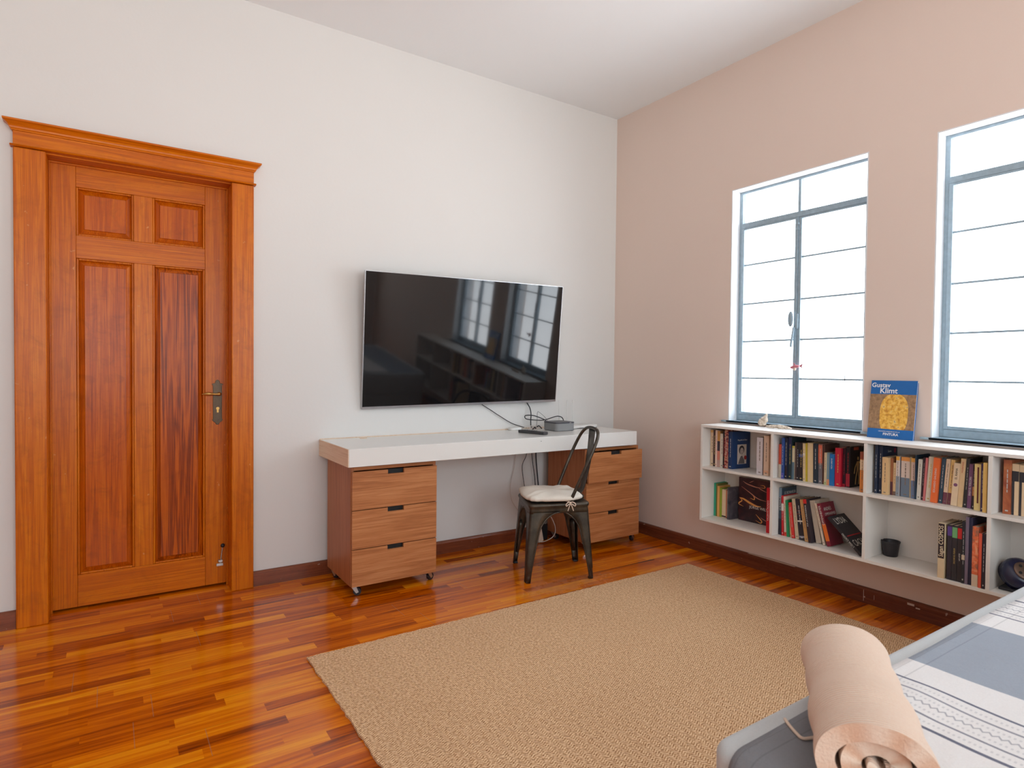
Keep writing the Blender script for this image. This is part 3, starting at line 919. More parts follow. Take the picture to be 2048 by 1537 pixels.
ps = tag(empty('power_strip', (-0.765, -0.125, 0.0), 0.1), 'white power strip standing on end under the desk', 'power strip')
ps.rotation_euler = (0.0, -0.22, 0.1)
MB().box(-0.022, 0.022, -0.02, 0.02, 0.006, 0.185).build('body', plain('ivory_plastic', (226, 204, 184), 0.4), ps, 0.004)
MB().box(-0.004, 0.032, -0.036, -0.0205, 0.125, 0.172).build('plug', M['white_plastic'], ps, 0.004)
o = tag(MB().prism([(-0.735 + u, 0.018 + v) for u, v in ((0, 0), (0.055, 0.0), (0.055, 0.10), (-0.01, 0.115))], -0.10, -0.06, 'xz').build('power_brick', M['black'], None, 0.004), 'black charger block standing beside the white power strip', 'adapter')
for v in o.data.vertices: v.co.z -= 0.0175

# ------------------------------------------------------------------ chair
chair = tag(empty('metal_chair', (-1.047, -0.633, 0), math.radians(67.0)), 'gunmetal sheet steel chair with a hooped back at the desk', 'chair')
SZ = 0.418
def corner_at(z, sx, sy):
    """corner of the flared frame at height z"""
    k = 1 - min(1, z / 0.40)
    front = sy > 0
    hx = (0.158 if front else 0.140) + (0.030 if front else 0.026) * k
    hy = 0.165 + 0.030 * k
    return sx * hx, sy * hy
def half(z, sx, sy, axis):
    c = corner_at(z, sx, sy)
    return abs(c[0]) if axis == 'x' else abs(c[1])
def legw(z, h):
    """visible width of sheet from the corner, an arch opening between legs"""
    zc, zp = 0.235, 0.372
    base = 0.024 + 0.030 * min(1, z / 0.24) ** 1.5
    if z <= zc: return base
    a = h - base
    q = min(1.0, (z - zc) / (zp - zc))
    return h - a * math.sqrt(max(0, 1 - q * q))
def make_leg(sx, sy):
    b = MB()
    zs = [0.0, 0.03, 0.055, 0.06, 0.1, 0.15, 0.2, 0.235, 0.27, 0.30, 0.325, 0.345, 0.358, 0.366, 0.370, 0.372]
    rows = []
    rc = 0.014
    for z in zs:
        cx_, cy_ = corner_at(z, sx, sy)
        if z < 0.058: cx_ -= sx * 0.003; cy_ -= sy * 0.003
        wx = legw(z, abs(cx_)); wy = legw(z, abs(cy_))
        n = 6
        row = []
        # from the x-running side to the y-running side round the corner
        row += [(cx_ - sx * wx, cy_), (cx_ - sx * (wx * 0.5 + rc * 0.5), cy_)]
        for i in range(n + 1):
            a = PI / 2 * i / n
            row.append((cx_ - sx * rc + sx * rc * math.sin(a), cy_ - sy * rc + sy * rc * math.cos(a)))
        row += [(cx_, cy_ - sy * (wy * 0.5 + rc * 0.5)), (cx_, cy_ - sy * wy)]
        rows.append([b.bm.verts.new((p[0], p[1], z)) for p in row])
    for i in range(len(rows) - 1):
        for k in range(len(rows[0]) - 1):
            b.bm.faces.new((rows[i][k], rows[i][k + 1], rows[i + 1][k + 1], rows[i + 1][k]))
    lg = b.build('leg', M['gun'], chair, smooth=True, solid=0.003)
    # rolled edges following the arches
    e = MB()
    for side in (0, 1):
        pts = []
        for z in [0.004, 0.05, 0.1, 0.15, 0.2, 0.235, 0.27, 0.30, 0.325, 0.345, 0.358, 0.366, 0.370, 0.372]:
            cx_, cy_ = corner_at(z, sx, sy)
            if side == 0: pts.append((cx_ - sx * legw(z, abs(cx_)), cy_ - sy * 0.001, z))
            else: pts.append((cx_ - sx * 0.001, cy_ - sy * legw(z, abs(cy_)), z))
        e.tube(pts, 0.0042, 6)
    e.build('rolled_edge', M['gun'], lg, smooth=True)
    # inner stiffening channel riveted inside the leg
    s = MB()
    pts = []
    for z in (0.07, 0.12, 0.18, 0.235, 0.262):
        cx_, cy_ = corner_at(z, sx, sy)
        pts.append((cx_ - sx * 0.019, cy_ - sy * 0.019, z))
    s.tube(pts, [0.009, 0.012, 0.015, 0.018, 0.010], 8)
    s.build('stiffener', M['gun'], lg, smooth=True)
    fcx, fcy = corner_at(0, sx, sy)
    MB().box(fcx - sx * 0.003 - sx * 0.024, fcx - sx * 0.004, fcy - sy * 0.027, fcy - sy * 0.004, 0.0003, 0.010).build('foot_cap', M['rubber'], lg, 0.002)
for sx, sy in ((-1, 1), (1, 1), (-1, -1), (1, -1)):
    make_leg(sx, sy)
# apron above the arches, with a rounded shoulder to the seat
def ring(z, grow=0.0, rc=0.035, n=6):
    pts = []
    for sx, sy, a0 in ((1, 1, 0), (-1, 1, PI / 2), (-1, -1, PI), (1, -1, 1.5 * PI)):
        cx_, cy_ = corner_at(z, sx, sy)
        cx_ += sx * grow; cy_ += sy * grow
        for i in range(n + 1):
            a = a0 + PI / 2 * i / n
            pts.append((cx_ - sx * rc + rc * math.cos(a), cy_ - sy * rc + rc * math.sin(a), z))
    return pts
b = MB()
rows = []
for z, g_, rc in ((0.366, 0.0006, 0.014), (0.385, 0.0006, 0.018), (0.396, 0.002, 0.022), (0.400, 0.006, 0.026), (0.409, 0.009, 0.030), (0.416, 0.007, 0.032), (0.4195, 0.001, 0.034), (0.4185, -0.012, 0.036), (0.4150, -0.035, 0.036), (0.4145, -0.10, 0.036)):
    rows.append([b.bm.verts.new(p) for p in ring(z, g_, rc)])
for i in range(len(rows) - 1):
    n = len(rows[0])
    for k in range(n):
        b.bm.faces.new((rows[i][k], rows[i][(k + 1) % n], rows[i + 1][(k + 1) % n], rows[i + 1][k]))
b.bm.faces.new(rows[-1])
b.build('seat', M['gun'], chair, smooth=True, solid=0.0022)
# hooped back: tube from side to side
hoop = [(-0.148, -0.052, 0.404), (-0.152, -0.058, 0.425), (-0.160, -0.098, 0.52), (-0.168, -0.150, 0.64), (-0.165, -0.186, 0.72), (-0.145, -0.212, 0.777), (-0.10, -0.226, 0.806), (-0.04, -0.231, 0.815),
        (0.04, -0.231, 0.815), (0.10, -0.226, 0.806), (0.145, -0.212, 0.777), (0.165, -0.186, 0.72), (0.168, -0.150, 0.64), (0.160, -0.098, 0.52), (0.152, -0.058, 0.425), (0.148, -0.052, 0.404)]
MB().tube(catmull(hoop, 5), 0.0094, 10).build('back_hoop', M['gun'], chair, smooth=True)
def splat(u, v):
    # v 0 bottom .. 1 top, u across
    z = 0.424 + v * 0.386
    y = -0.158 - 0.012 * math.sin(v * PI) - v * 0.070 + (0.012 if v < 0.08 else 0)
    w = 0.036 + 0.018 * v ** 1.3 + 0.012 * max(0, 1 - v / 0.12)
    x = (u * 2 - 1) * w
    y += -0.006 * (1 - (u * 2 - 1) ** 2) * (0.4 + 0.6 * v)
    return (x, y, z)
b = MB(); b.grid(splat, 8, 16); b.build('back_splat', M['gun'], chair, smooth=True, solid=0.003)
b = MB(); b.ell((0, -0.160, 0.425), (0.040, 0.022, 0.017)); b.build('splat_foot', M['gun'], chair, smooth=True)

# cushion, tied on
cu = tag(empty('seat_cushion', (-1.047, -0.633, SZ + 0.003), math.radians(67.0)), 'cream padded cushion tied to the metal chair seat', 'cushion')
def cush(u, v):
    a = u * 2 * PI
    ph = (v - 0.5) * PI
    ce, se = math.cos(a), math.sin(a)
    ex = 0.42
    rx, ry = 0.168, 0.165
    # superellipse footprint
    f = lambda q: math.copysign(abs(q) ** ex, q)
    rad = max(0.0, math.cos(ph)) ** 0.42
    wob = 1 + 0.022 * math.sin(a * 8 + 0.6) + 0.016 * math.sin(a * 17)
    x = rx * f(ce) * rad * wob
    y = 0.018 + ry * f(se) * rad * wob
    if y < -0.05: x *= 1 - 0.22 * min(1, (-0.05 - y) / 0.12)
    zt = 0.024 + 0.021 * math.copysign(abs(math.sin(ph)) ** 0.75, math.sin(ph)) * (1.0 if rad > .5 else 1.0)
    if v > 0.5:
        q = math.sin(ph)
        zt += 0.008 * math.sin(x * 36 + 1) * math.cos(y * 32) * q + 0.003 * math.sin(x * 90 + y * 60) * q
        zt -= 0.010 * math.exp(-((x + 0.02) ** 2 + (y - 0.0) ** 2) / 0.0025) * q
    return (x, y, zt + 0.0)
b = MB(); b.grid(cush, 56, 14, closed_u=True)
bmesh.ops.remove_doubles(b.bm, verts=b.bm.verts, dist=1e-5)
b.build('pad', M['cushion'], cu, smooth=True)
def bow(x, y, z, s):
    t = MB()
    t.tube(catmull([(x * 0.88, y + 0.02, z + .006), (x, y, z + 0.004), (x * 1.03, y - 0.004, z - 0.002)], 4), 0.0028, 6)
    for sg in (-1, 1):
        t.tube(catmull([(x * 1.04, y, z), (x * 1.09, y + sg * 0.012, z + 0.006), (x * 1.12, y + sg * 0.026, z - 0.004), (x * 1.10, y + sg * 0.024, z - 0.016), (x * 1.06, y + sg * 0.006, z - 0.004)], 4), 0.0026, 6)
        t.tube(catmull([(x * 1.05, y, z - 0.002), (x * 1.09, y + sg * 0.008, z - 0.020), (x * 1.10, y + sg * 0.016, z - 0.042)], 4), 0.0024, 6)
    t.ell((x * 1.05, y, z), (0.006, 0.006, 0.006), 8, 6)
    return t
bow(-0.158, -0.055, 0.002, 1).build('ribbon_tie', M['tie'], cu, smooth=True)
bow(0.158, -0.055, 0.002, 1).build('ribbon_tie', M['tie'], cu, smooth=True)

# ------------------------------------------------------------------ bookshelf
SX = -0.218
SY = [-0.987, -1.447, -1.925, -2.407, -2.889, -3.370]
ST = 0.0145
shelf = tag(empty('bookshelf', (0, -2.18, 0.2615)), 'long white wall hung bookshelf with two rows of compartments under the windows', 'bookshelf')
def S(b, name, lab=None):
    o = b.build(name, M['shelf_white'], shelf, 0.0008)
    return o
def sbx(x0, x1, y0, y1, z0, z1, name):
    return S(MB().box(x0, x1, y0 + 2.18, y1 + 2.18, z0 - 0.2615, z1 - 0.2615), name)
yend = SY[-1] - ST
sbx(SX, -0.0005, yend, SY[0], 0.8175, 0.8320, 'top_board')
sbx(SX, -0.0005, yend, SY[0], 0.2620, 0.2765, 'bottom_board')
sbx(SX, -0.0005, SY[0] - ST, SY[0], 0.2767, 0.8173, 'end_panel')
sbx(SX, -0.0005, yend, yend + ST, 0.2767, 0.8173, 'end_panel')
for i in range(1, 5):
    sbx(SX, -0.0066, SY[i] - ST, SY[i], 0.2767, 0.5698, 'divider')
    sbx(SX, -0.0066, SY[i] - ST, SY[i], 0.5842, 0.8173, 'divider')
sbx(SX, -0.0066, yend + ST, SY[0] - ST, 0.5700, 0.5840, 'middle_board')
sbx(-0.0060, -0.0006, yend + ST, SY[0] - ST, 0.2767, 0.8173, 'back_panel')

ZM_, ZB_ = 0.5843, 0.2768
PAGE = plain('book_pages', (228, 208, 182), 0.9, var=0.08, scale=200)
INK_W = plain('white_ink', (232, 228, 220), 0.6)
INK_D = plain('dark_ink', (50, 44, 48), 0.6)
INK_R = plain('red_ink', (190, 40, 46), 0.6)
INK_Y = plain('gold_ink', (206, 176, 96), 0.6)
_cm = {}
def cover_mat(col, mottled=None):
    key = (col, mottled)
    if key not in _cm:
        if mottled:
            g_ = NT('printed_cover')
            f = g_.noise(g_.coord(), mottled[1], 4, 0.6, 0.5)
            stops = [(p, rgb(*c)) for p, c in mottled[0]]
            _cm[key] = g_.out(g_.ramp(f, stops), 0.4)
        else:
            _cm[key] = plain('book_cover_%d_%d_%d' % col, col, 0.42, var=0.05, scale=40)
    return _cm[key]

def book(x, y, t, h, d, z, col, label, lean=0.0, rz=0.0, group=None, title=None, ink='w', bands=(), mottled=None, inset=0.002, cover=None, tsize=None, tpos=0.5, tilt_fix=True, tlen=None, rule=True):
    """upright book: spine faces -X at x, its left side at y; t thick (-Y), h tall, d deep (+X).
    lean: angle in radians, positive leans the top toward +Y"""
    r = empty('book', (x, y, z))
    tag(r, label, 'book', group)
    cv = cover_mat(col, mottled)
    c = MB()
    ct = 0.0016
    if t > 0.010:
        c.box(0, ct, -t, 0, 0, h)
        c.box(ct, d, -t, -t + ct, 0, h).box(ct, d, -ct, 0, 0, h)
        c.build('cover', cv, r, 0.0003, seg=1)
        MB().box(ct + .0002, d - inset, -t + ct + .0001, -ct - .0001, inset, h - inset).build('pages', PAGE, r)
    else:
        c.box(0, ct, -t, 0, 0, h).box(ct, d, -t, -t + .001, 0, h).box(ct, d, -.001, 0, 0, h)
        c.build('cover', cv, r)
        MB().box(ct + .0002, d - inset, -t + .0012, -.0012, inset, h - inset).build('pages', PAGE, r)
    for z0, z1, bc in bands:
        MB().box(-0.0004, 0.0008, -t * 0.995, -t * 0.005, h * z0, h * z1).build('spine_band', cover_mat(bc), r)
    im = {'w': INK_W, 'd': INK_D, 'r': INK_R, 'y': INK_Y}[ink]
    if title:
        s = tsize or t * 0.62
        text_obj('spine_title', title, im, r, s, (-0.0006, -t / 2, h * tpos), (0, 0, 1), (0, 1, 0), 'CENTER', sx=1.0)
    elif rule:
        # faint small print down the spine
        b_ = MB()
        n_ = 3
        random.seed(int(abs(y) * 1e4))
        zz = h * (0.30 + 0.1 * random.random())
        while zz < h * 0.82:
            ln = h * (0.03 + 0.07 * random.random())
            b_.box(-0.0005, 0.0002, -t * 0.57, -t * 0.45, zz, zz + ln)
            zz += ln + h * 0.018
        b_.box(-0.0005, 0.0002, -t * 0.68, -t * 0.32, h * 0.05, h * 0.075)
        b_.build('spine_lettering', {'w': plain('soft_white_ink', (196, 192, 186), 0.6), 'd': plain('soft_brown_ink', (132, 112, 98), 0.6)}.get(ink, im), r)
    r.rotation_euler = (-lean, 0, rz)
    if lean < 0:
        r.location.z += t * math.sin(-lean)      # pivot on the other bottom corner
    return r

G1 = 'books in the first upper compartment'
G2 = 'books in the second upper compartment'
G3 = 'books in the third upper compartment'
G4 = 'books in the fourth upper compartment'
G5 = 'books in the first lower compartment'
G6 = 'books in the second lower compartment'
G7 = 'books in the third lower compartment'
def row(z, group, depth, items):
    for it in items:
        x, y, t, h, lean, col, label = it[:7]
        kw = dict(it[7]) if len(it) > 7 else {}
        d = kw.pop('d', min(depth, -0.008 - x))
        book(x, y, t, h, d, z, col, label, lean=math.atan(lean / h) if lean else 0.0, group=group, **kw)

row(ZM_, G1, 0.13, [
    (-0.150, -1.004, 0.026, 0.214, 0, (232, 202, 170), 'pale peach book, leftmost in the first upper compartment', dict(ink='d', bands=((0.93, 1, (226, 176, 110)),))),
    (-0.158, -1.0305, 0.019, 0.216, 0, (72, 42, 44), 'dark maroon book beside the pale peach leftmost book', dict(ink='y')),
    (-0.164, -1.050, 0.012, 0.217, 0, (236, 206, 186), 'thin pinkish cream book right of the dark maroon one', dict(ink='r')),
    (-0.162, -1.0625, 0.018, 0.213, 0, (196, 138, 84), 'book with an orange, dark and pink patterned spine', dict(rule=False, bands=((0.0, 0.2, (188, 150, 140)), (0.2, 0.45, (212, 128, 110)), (0.45, 0.72, (58, 46, 60)), (0.72, 1.0, (206, 146, 76))))),
    (-0.160, -1.081, 0.024, 0.199, 0, (224, 214, 198), 'short greyish cream book left of the thin black one', dict(ink='d')),
    (-0.166, -1.1055, 0.010, 0.214, 0, (34, 22, 28), 'thin black book left of the red patterned spine', dict(ink='r')),
    (-0.166, -1.116, 0.019, 0.225, 0, (120, 44, 42), 'book with a red, gold and black mottled spine beside the portrait book', dict(ink='w', mottled=(((0.36, (40, 24, 26)), (0.47, (164, 40, 44)), (0.58, (206, 160, 128)), (0.70, (110, 30, 34))), 70))),
])
# dark blue book with a portrait on its cover
bl = book(-0.156, -1.1355, 0.028, 0.216, 0.146, ZM_, (26, 58, 104), 'dark blue book with a portrait and red flower on its cover', rz=-0.10, group=G1, ink='w')
text_obj('cover_title', 'Biografía de Elena', INK_W, bl, 0.0125, (0.082, -0.0281, 0.166), (1, 0, 0), (0, 0, 1), 'CENTER', sx=0.85)
def yplate(x0, x1, z0, z1, y, nm, mat, par, th=0.0006):
    return MB().box(x0, x1, y - th, y, z0, z1).build(nm, mat, par)
yplate(0.042, 0.116, 0.026, 0.140, -0.0281, 'cover_picture', plain('portrait_paper', (222, 206, 192), 0.5), bl)
def oval(par, cx_, cz, rx, rz_, y, mat, nm, n=20, th=0.0004):
    b_ = MB(); b_.prism([(cx_ + rx * math.cos(2 * PI * i / n), cz + rz_ * math.sin(2 * PI * i / n)) for i in range(n)], y - th, y, 'xz')
    return b_.build(nm, mat, par)
oval(bl, 0.076, 0.108, 0.022, 0.026, -0.0288, plain('print_charcoal', (60, 52, 54), 0.6), 'printed_hair')
oval(bl, 0.077, 0.100, 0.0145, 0.021, -0.0293, plain('print_skin', (196, 178, 166), 0.6), 'printed_face')
MB().prism([(0.048, 0.028), (0.100, 0.028), (0.098, 0.050), (0.086, 0.066), (0.082, 0.074), (0.070, 0.072), (0.060, 0.056)], -0.0292, -0.0288, 'xz').build('printed_coat', plain('print_grey', (112, 102, 100), 0.6), bl)
oval(bl, 0.106, 0.062, 0.011, 0.013, -0.0297, plain('print_red', (172, 46, 42), 0.6), 'printed_flower', 9)
for xx in (0.071, 0.083):
    oval(bl, xx, 0.104, 0.0026, 0.0012, -0.0298, plain('print_black', (36, 30, 34), 0.6), 'printed_eye', 8)
oval(bl, 0.0775, 0.089, 0.004, 0.0012, -0.0298, plain('print_black', (36, 30, 34), 0.6), 'printed_mouth', 8)
row(ZM_, G1, 0.15, [
    (-0.184, -1.340, 0.036, 0.204, 0, (214, 204, 206), 'wide pale lilac white book right of the dark blue portrait book', dict(ink='d')),
    (-0.184, -1.378, 0.004, 0.200, 0, (92, 72, 66), 'very thin brown booklet between the lilac white and beige books', dict(rule=False)),
    (-0.186, -1.384, 0.030, 0.217, 0, (222, 190, 164), 'wide beige book near the right side of the first upper compartment', dict(ink='d', bands=((0.06, 0.13, (222, 166, 134)),))),
    (-0.176, -1.415, 0.014, 0.224, 0, (228, 202, 178), 'light beige book, rightmost in the first upper compartment', dict(ink='d')),
])

row(ZM_, G2, 0.135, [
    (-0.172, -1.464, 0.020, 0.178, 0, (226, 92, 64), 'book with a red-orange and white spine hugging the left divider', dict(rule=False, d=0.12, bands=((0.0, 0.40, (226, 214, 196)),))),
    (-0.190, -1.4915, 0.013, 0.215, 0, (44, 78, 146), 'thin bright blue book near the left divider of the second compartment', dict(ink='w', bands=((0.0, 0.14, (92, 92, 176)),))),
    (-0.182, -1.505, 0.0145, 0.216, 0, (34, 38, 58), 'navy black book with white spine lettering right of the thin blue book', dict(ink='w', bands=((0.0, 0.3, (44, 40, 44)),))),
    (-0.172, -1.520, 0.0165, 0.221, 0, (40, 56, 60), 'tall dark teal grey book with a small yellow mark', dict(ink='y', bands=((0.72, 1.0, (44, 50, 92)),))),
    (-0.166, -1.5370, 0.0125, 0.176, 0, (214, 198, 162), 'short slim book, cream above and grey blue below, among the dark ones', dict(rule=False, bands=((0.0, 0.52, (92, 116, 130)), (0.94, 1.0, (210, 190, 60))))),
    (-0.163, -1.550, 0.0095, 0.196, 0, (88, 70, 66), 'thin dark brown book right of the cream and grey blue one', dict(ink='d')),
    (-0.164, -1.560, 0.0125, 0.197, 0, (36, 32, 38), 'thin black book beginning the black pair in the second compartment', dict(ink='w')),
    (-0.164, -1.573, 0.0245, 0.197, 0.0, (38, 34, 40), 'thick black book with blue and gold spine marks', dict(ink='y', bands=((0.62, 0.70, (70, 92, 150)),))),
    (-0.169, -1.600, 0.0120, 0.196, 0.004, (230, 204, 158), 'slim pale yellow cream book right of the thick black one', dict(ink='d', bands=((0.68, 0.74, (240, 228, 210)),))),
    (-0.166, -1.613, 0.009, 0.197, 0.004, (196, 172, 52), 'thin mustard yellow book beside the wide cream book', dict(rule=False)),
    (-0.164, -1.623, 0.029, 0.200, 0.004, (226, 200, 158), 'wide cream book with a plain spine in the second compartment', dict(ink='d', rule=False)),
    (-0.168, -1.655, 0.0215, 0.201, 0.003, (36, 50, 62), 'dark slate blue book with white lettering right of the wide cream one', dict(ink='w')),
    (-0.164, -1.679, 0.020, 0.201, 0.003, (150, 108, 96), 'book with a coral upper and grey lower spine', dict(ink='w', bands=((0.0, 0.48, (112, 108, 112)), (0.52, 0.97, (218, 110, 84))))),
    (-0.160, -1.7005, 0.008, 0.199, 0.0, (86, 58, 50), 'thin brown book behind the short pale ones', dict(ink='r')),
    (-0.168, -1.7100, 0.0115, 0.161, 0, (216, 196, 160), 'short cream book left of the bright blue paperback', dict(ink='d', bands=((0.0, 0.10, (190, 196, 136)),))),
    (-0.164, -1.722, 0.013, 0.162, 0, (128, 152, 160), 'short grey blue and tan striped book left of the bright blue paperback', dict(rule=False, bands=((0.0, 0.18, (220, 150, 110)),))),
    (-0.166, -1.7365, 0.0215, 0.157, 0, (22, 112, 178), 'short bright blue paperback with white lettering beside the red book', dict(title='VIDA BREVE', tsize=0.010, ink='w', tpos=0.7)),
    (-0.158, -1.7590, 0.0285, 0.190, 0, (206, 34, 60), 'thick crimson red book with black and gold spine text', dict(ink='y', bands=((0.06, 0.5, (206, 34, 60)),))),
    (-0.142, -1.7885, 0.0125, 0.190, 0, (54, 20, 36), 'dark burgundy book right of the crimson red one', dict(ink='r', bands=((0.0, 0.08, (160, 30, 50)),))),
])
sk = book(-0.138, -1.8020, 0.020, 0.198, 0.126, ZM_, (26, 26, 32), 'black book with a golden figure drawing on its cover', rz=-0.06, group=G2, ink='r', bands=((0.02, 0.34, (170, 40, 58)),))
# generic line figure on the cover
fm = plain('print_bronze', (204, 176, 118), 0.6)
fb = MB()
def limb(p, w, yy=-0.0205):
    for (a, c_) in zip(p[:-1], p[1:]):
        dx_, dz_ = c_[0] - a[0], c_[1] - a[1]
        l_ = math.hypot(dx_, dz_); nx, nz = -dz_ / l_ * w, dx_ / l_ * w
        fb.prism([(a[0] + nx, a[1] + nz), (c_[0] + nx, c_[1] + nz), (c_[0] - nx, c_[1] - nz), (a[0] - nx, a[1] - nz)], yy - 0.0005, yy, 'xz')
limb([(0.066, 0.126), (0.066, 0.080)], 0.010)
limb([(0.060, 0.080), (0.050, 0.045), (0.046, 0.012)], 0.004, -0.0211)
limb([(0.070, 0.080), (0.076, 0.045), (0.074, 0.012)], 0.004, -0.0211)
limb([(0.058, 0.124), (0.040, 0.096), (0.034, 0.066)], 0.003, -0.0217)
limb([(0.074, 0.124), (0.094, 0.106), (0.104, 0.078)], 0.003, -0.0217)
fb.build('cover_figure', fm, sk)
oval(sk, 0.066, 0.140, 0.007, 0.009, -0.0206, fm, 'cover_figure_head', 12)
yplate(0.030, 0.070, 0.182, 0.196, -0.0201, 'cover_label', plain('print_salmon', (198, 96, 74), 0.6), sk)
book(-0.204, -1.902, 0.020, 0.190, 0.14, ZM_, (214, 132, 64), 'orange and cream spined book, rightmost in the second upper compartment', group=G2, ink='d', bands=((0.55, 0.8, (226, 196, 160)), (0.82, 1.0, (150, 72, 50))))

row(ZM_, G3, 0.14, [
    (-0.170, -1.9520, 0.0115, 0.225, 0, (30, 42, 66), 'thin tall navy book, leftmost in the third upper compartment', dict(ink='w')),
])
nb = book(-0.160, -1.9640, 0.0165, 0.223, 0.142, ZM_, (30, 40, 64), 'tall navy book with white lettering and a red dot on its cover', group=G3, ink='w')
oval(nb, 0.118, 0.196, 0.010, 0.012, -0.0167, plain('print_pinkred', (170, 56, 84), 0.6), 'cover_dot', 16)
text_obj('cover_title', 'Suma', INK_W, nb, 0.016, (0.066, -0.0167, 0.195), (1, 0, 0), (0, 0, 1))
row(ZM_, G3, 0.13, [
    (-0.172, -1.9855, 0.0255, 0.173, 0, (228, 188, 136), 'wide warm tan book right of the navy pair', dict(ink='d')),
    (-0.150, -2.0120, 0.010, 0.170, 0, (168, 106, 70), 'thin reddish brown book between two tan ones', dict(rule=False, bands=((0.0, 0.36, (84, 48, 62)),))),
    (-0.146, -2.0225, 0.0110, 0.150, 0, (232, 196, 148), 'short thin tan book right of the reddish brown one', dict(ink='d', bands=((0.0, 0.12, (120, 92, 80)),))),
    (-0.148, -2.0345, 0.0145, 0.181, 0, (226, 210, 202), 'slim book with yellow top, white middle and grey bottom band', dict(ink='d', bands=((0.0, 0.50, (142, 152, 162)), (0.90, 1.0, (240, 176, 76))))),
    (-0.142, -2.0495, 0.0045, 0.178, 0, (84, 84, 92), 'very thin dark grey booklet between the banded books', dict(rule=False)),
    (-0.144, -2.0545, 0.0355, 0.181, 0, (224, 202, 188), 'thick book with orange top, cream middle and blue grey bottom band', dict(ink='d', bands=((0.0, 0.48, (112, 126, 142)), (0.90, 1.0, (240, 160, 84))))),
    (-0.143, -2.0905, 0.0075, 0.184, 0, (186, 168, 132), 'thin khaki book right of the thick banded one', dict(rule=False)),
    (-0.148, -2.0985, 0.018, 0.181, 0.001, (228, 200, 186), 'book with yellow top, pinkish middle and blue bottom band', dict(ink='d', bands=((0.0, 0.44, (116, 132, 162)), (0.90, 1.0, (244, 180, 84))))),
    (-0.158, -2.1170, 0.0065, 0.196, 0, (36, 58, 76), 'thin dark teal book at the start of the leaning run', dict(rule=False)),
    (-0.156, -2.1245, 0.0155, 0.180, -0.005, (222, 214, 200), 'off-white book leaning right beside the thin dark teal one', dict(ink='d')),
    (-0.152, -2.1412, 0.0090, 0.190, -0.006, (52, 32, 48), 'thin dark plum book in the leaning run', dict(ink='w')),
    (-0.160, -2.1515, 0.0095, 0.190, -0.009, (216, 122, 122), 'thin rose pink book in the leaning run', dict(rule=False)),
    (-0.162, -2.1625, 0.0205, 0.197, -0.011, (226, 212, 190), 'cream book with a green title between the pink and orange books', dict(ink='y')),
    (-0.172, -2.1850, 0.0240, 0.196, -0.011, (240, 112, 54), 'bright orange book with pale lettering, the most vivid in the third compartment', dict(title='EDUARDO GALEANO', tsize=0.011, ink='w')),
    (-0.158, -2.2105, 0.0150, 0.197, -0.011, (50, 78, 96), 'dark petrol blue book right of the orange one', dict(ink='w')),
    (-0.160, -2.2275, 0.0155, 0.195, -0.012, (228, 198, 168), 'peach cream book with maroon foot, left one of two alike', dict(ink='d', bands=((0.0, 0.26, (116, 64, 78)),))),
    (-0.157, -2.2440, 0.0150, 0.194, -0.012, (236, 194, 124), 'golden cream book with maroon foot, right one of two alike', dict(ink='d', bands=((0.0, 0.26, (126, 70, 82)),))),
    (-0.168, -2.2605, 0.0240, 0.183, -0.011, (236, 208, 172), 'cream book with a purple circle and black letters on its spine', dict(title='EL RAMA', tsize=0.012, ink='d', tpos=0.75)),
    (-0.170, -2.2860, 0.0175, 0.205, -0.011, (228, 194, 148), 'tall beige book with red title near the purple circle book', dict(title='MOUNTAINS', tsize=0.008, ink='r', tpos=0.82)),
    (-0.165, -2.3050, 0.0125, 0.208, -0.010, (52, 52, 54), 'tall charcoal book left of the purple one', dict(ink='w')),
    (-0.168, -2.3195, 0.0150, 0.186, -0.007, (124, 80, 116), 'purple book with pale lettering in the third upper compartment', dict(title='BAJO EL VOLCÁN', tsize=0.010, ink='w')),
    (-0.174, -2.3390, 0.0080, 0.186, -0.003, (44, 36, 44), 'thin black book with orange mark right of the purple one', dict(ink='w', bands=((0.3, 0.5, (196, 124, 56)),))),
    (-0.184, -2.3500, 0.0240, 0.191, 0, (238, 210, 140), 'pale yellow book with a dark red stripe down its spine', dict(rule=False)),
    (-0.192, -2.3750, 0.0105, 0.195, 0, (66, 50, 92), 'thin violet book near the right divider of the third compartment', dict(ink='w')),
    (-0.205, -2.3865, 0.0135, 0.202, 0, (238, 196, 112), 'golden yellow book, rightmost in the third upper compartment', dict(rule=False)),
])
row(ZM_, G4, 0.14, [
    (-0.156, -2.4380, 0.0260, 0.218, 0, (178, 98, 62), 'brown orange book with a white emblem, leftmost in the fourth compartment', dict(ink='w', mottled=(((0.35, (150, 72, 46)), (0.55, (186, 104, 64)), (0.75, (214, 160, 96))), 12))),
    (-0.152, -2.4650, 0.0220, 0.204, 0, (232, 200, 160), 'cream book with a black band and black strip, left of its twin', dict(rule=False, bands=((0.66, 0.86, (46, 46, 52)),))),
    (-0.150, -2.4880, 0.0220, 0.202, 0, (232, 200, 160), 'cream book with a black band and black strip, right of its twin', dict(rule=False, bands=((0.66, 0.86, (46, 46, 52)),))),
    (-0.150, -2.5110, 0.0240, 0.200, 0, (60, 60, 70), 'dark grey book at the photo edge in the fourth compartment', dict(ink='w')),
])
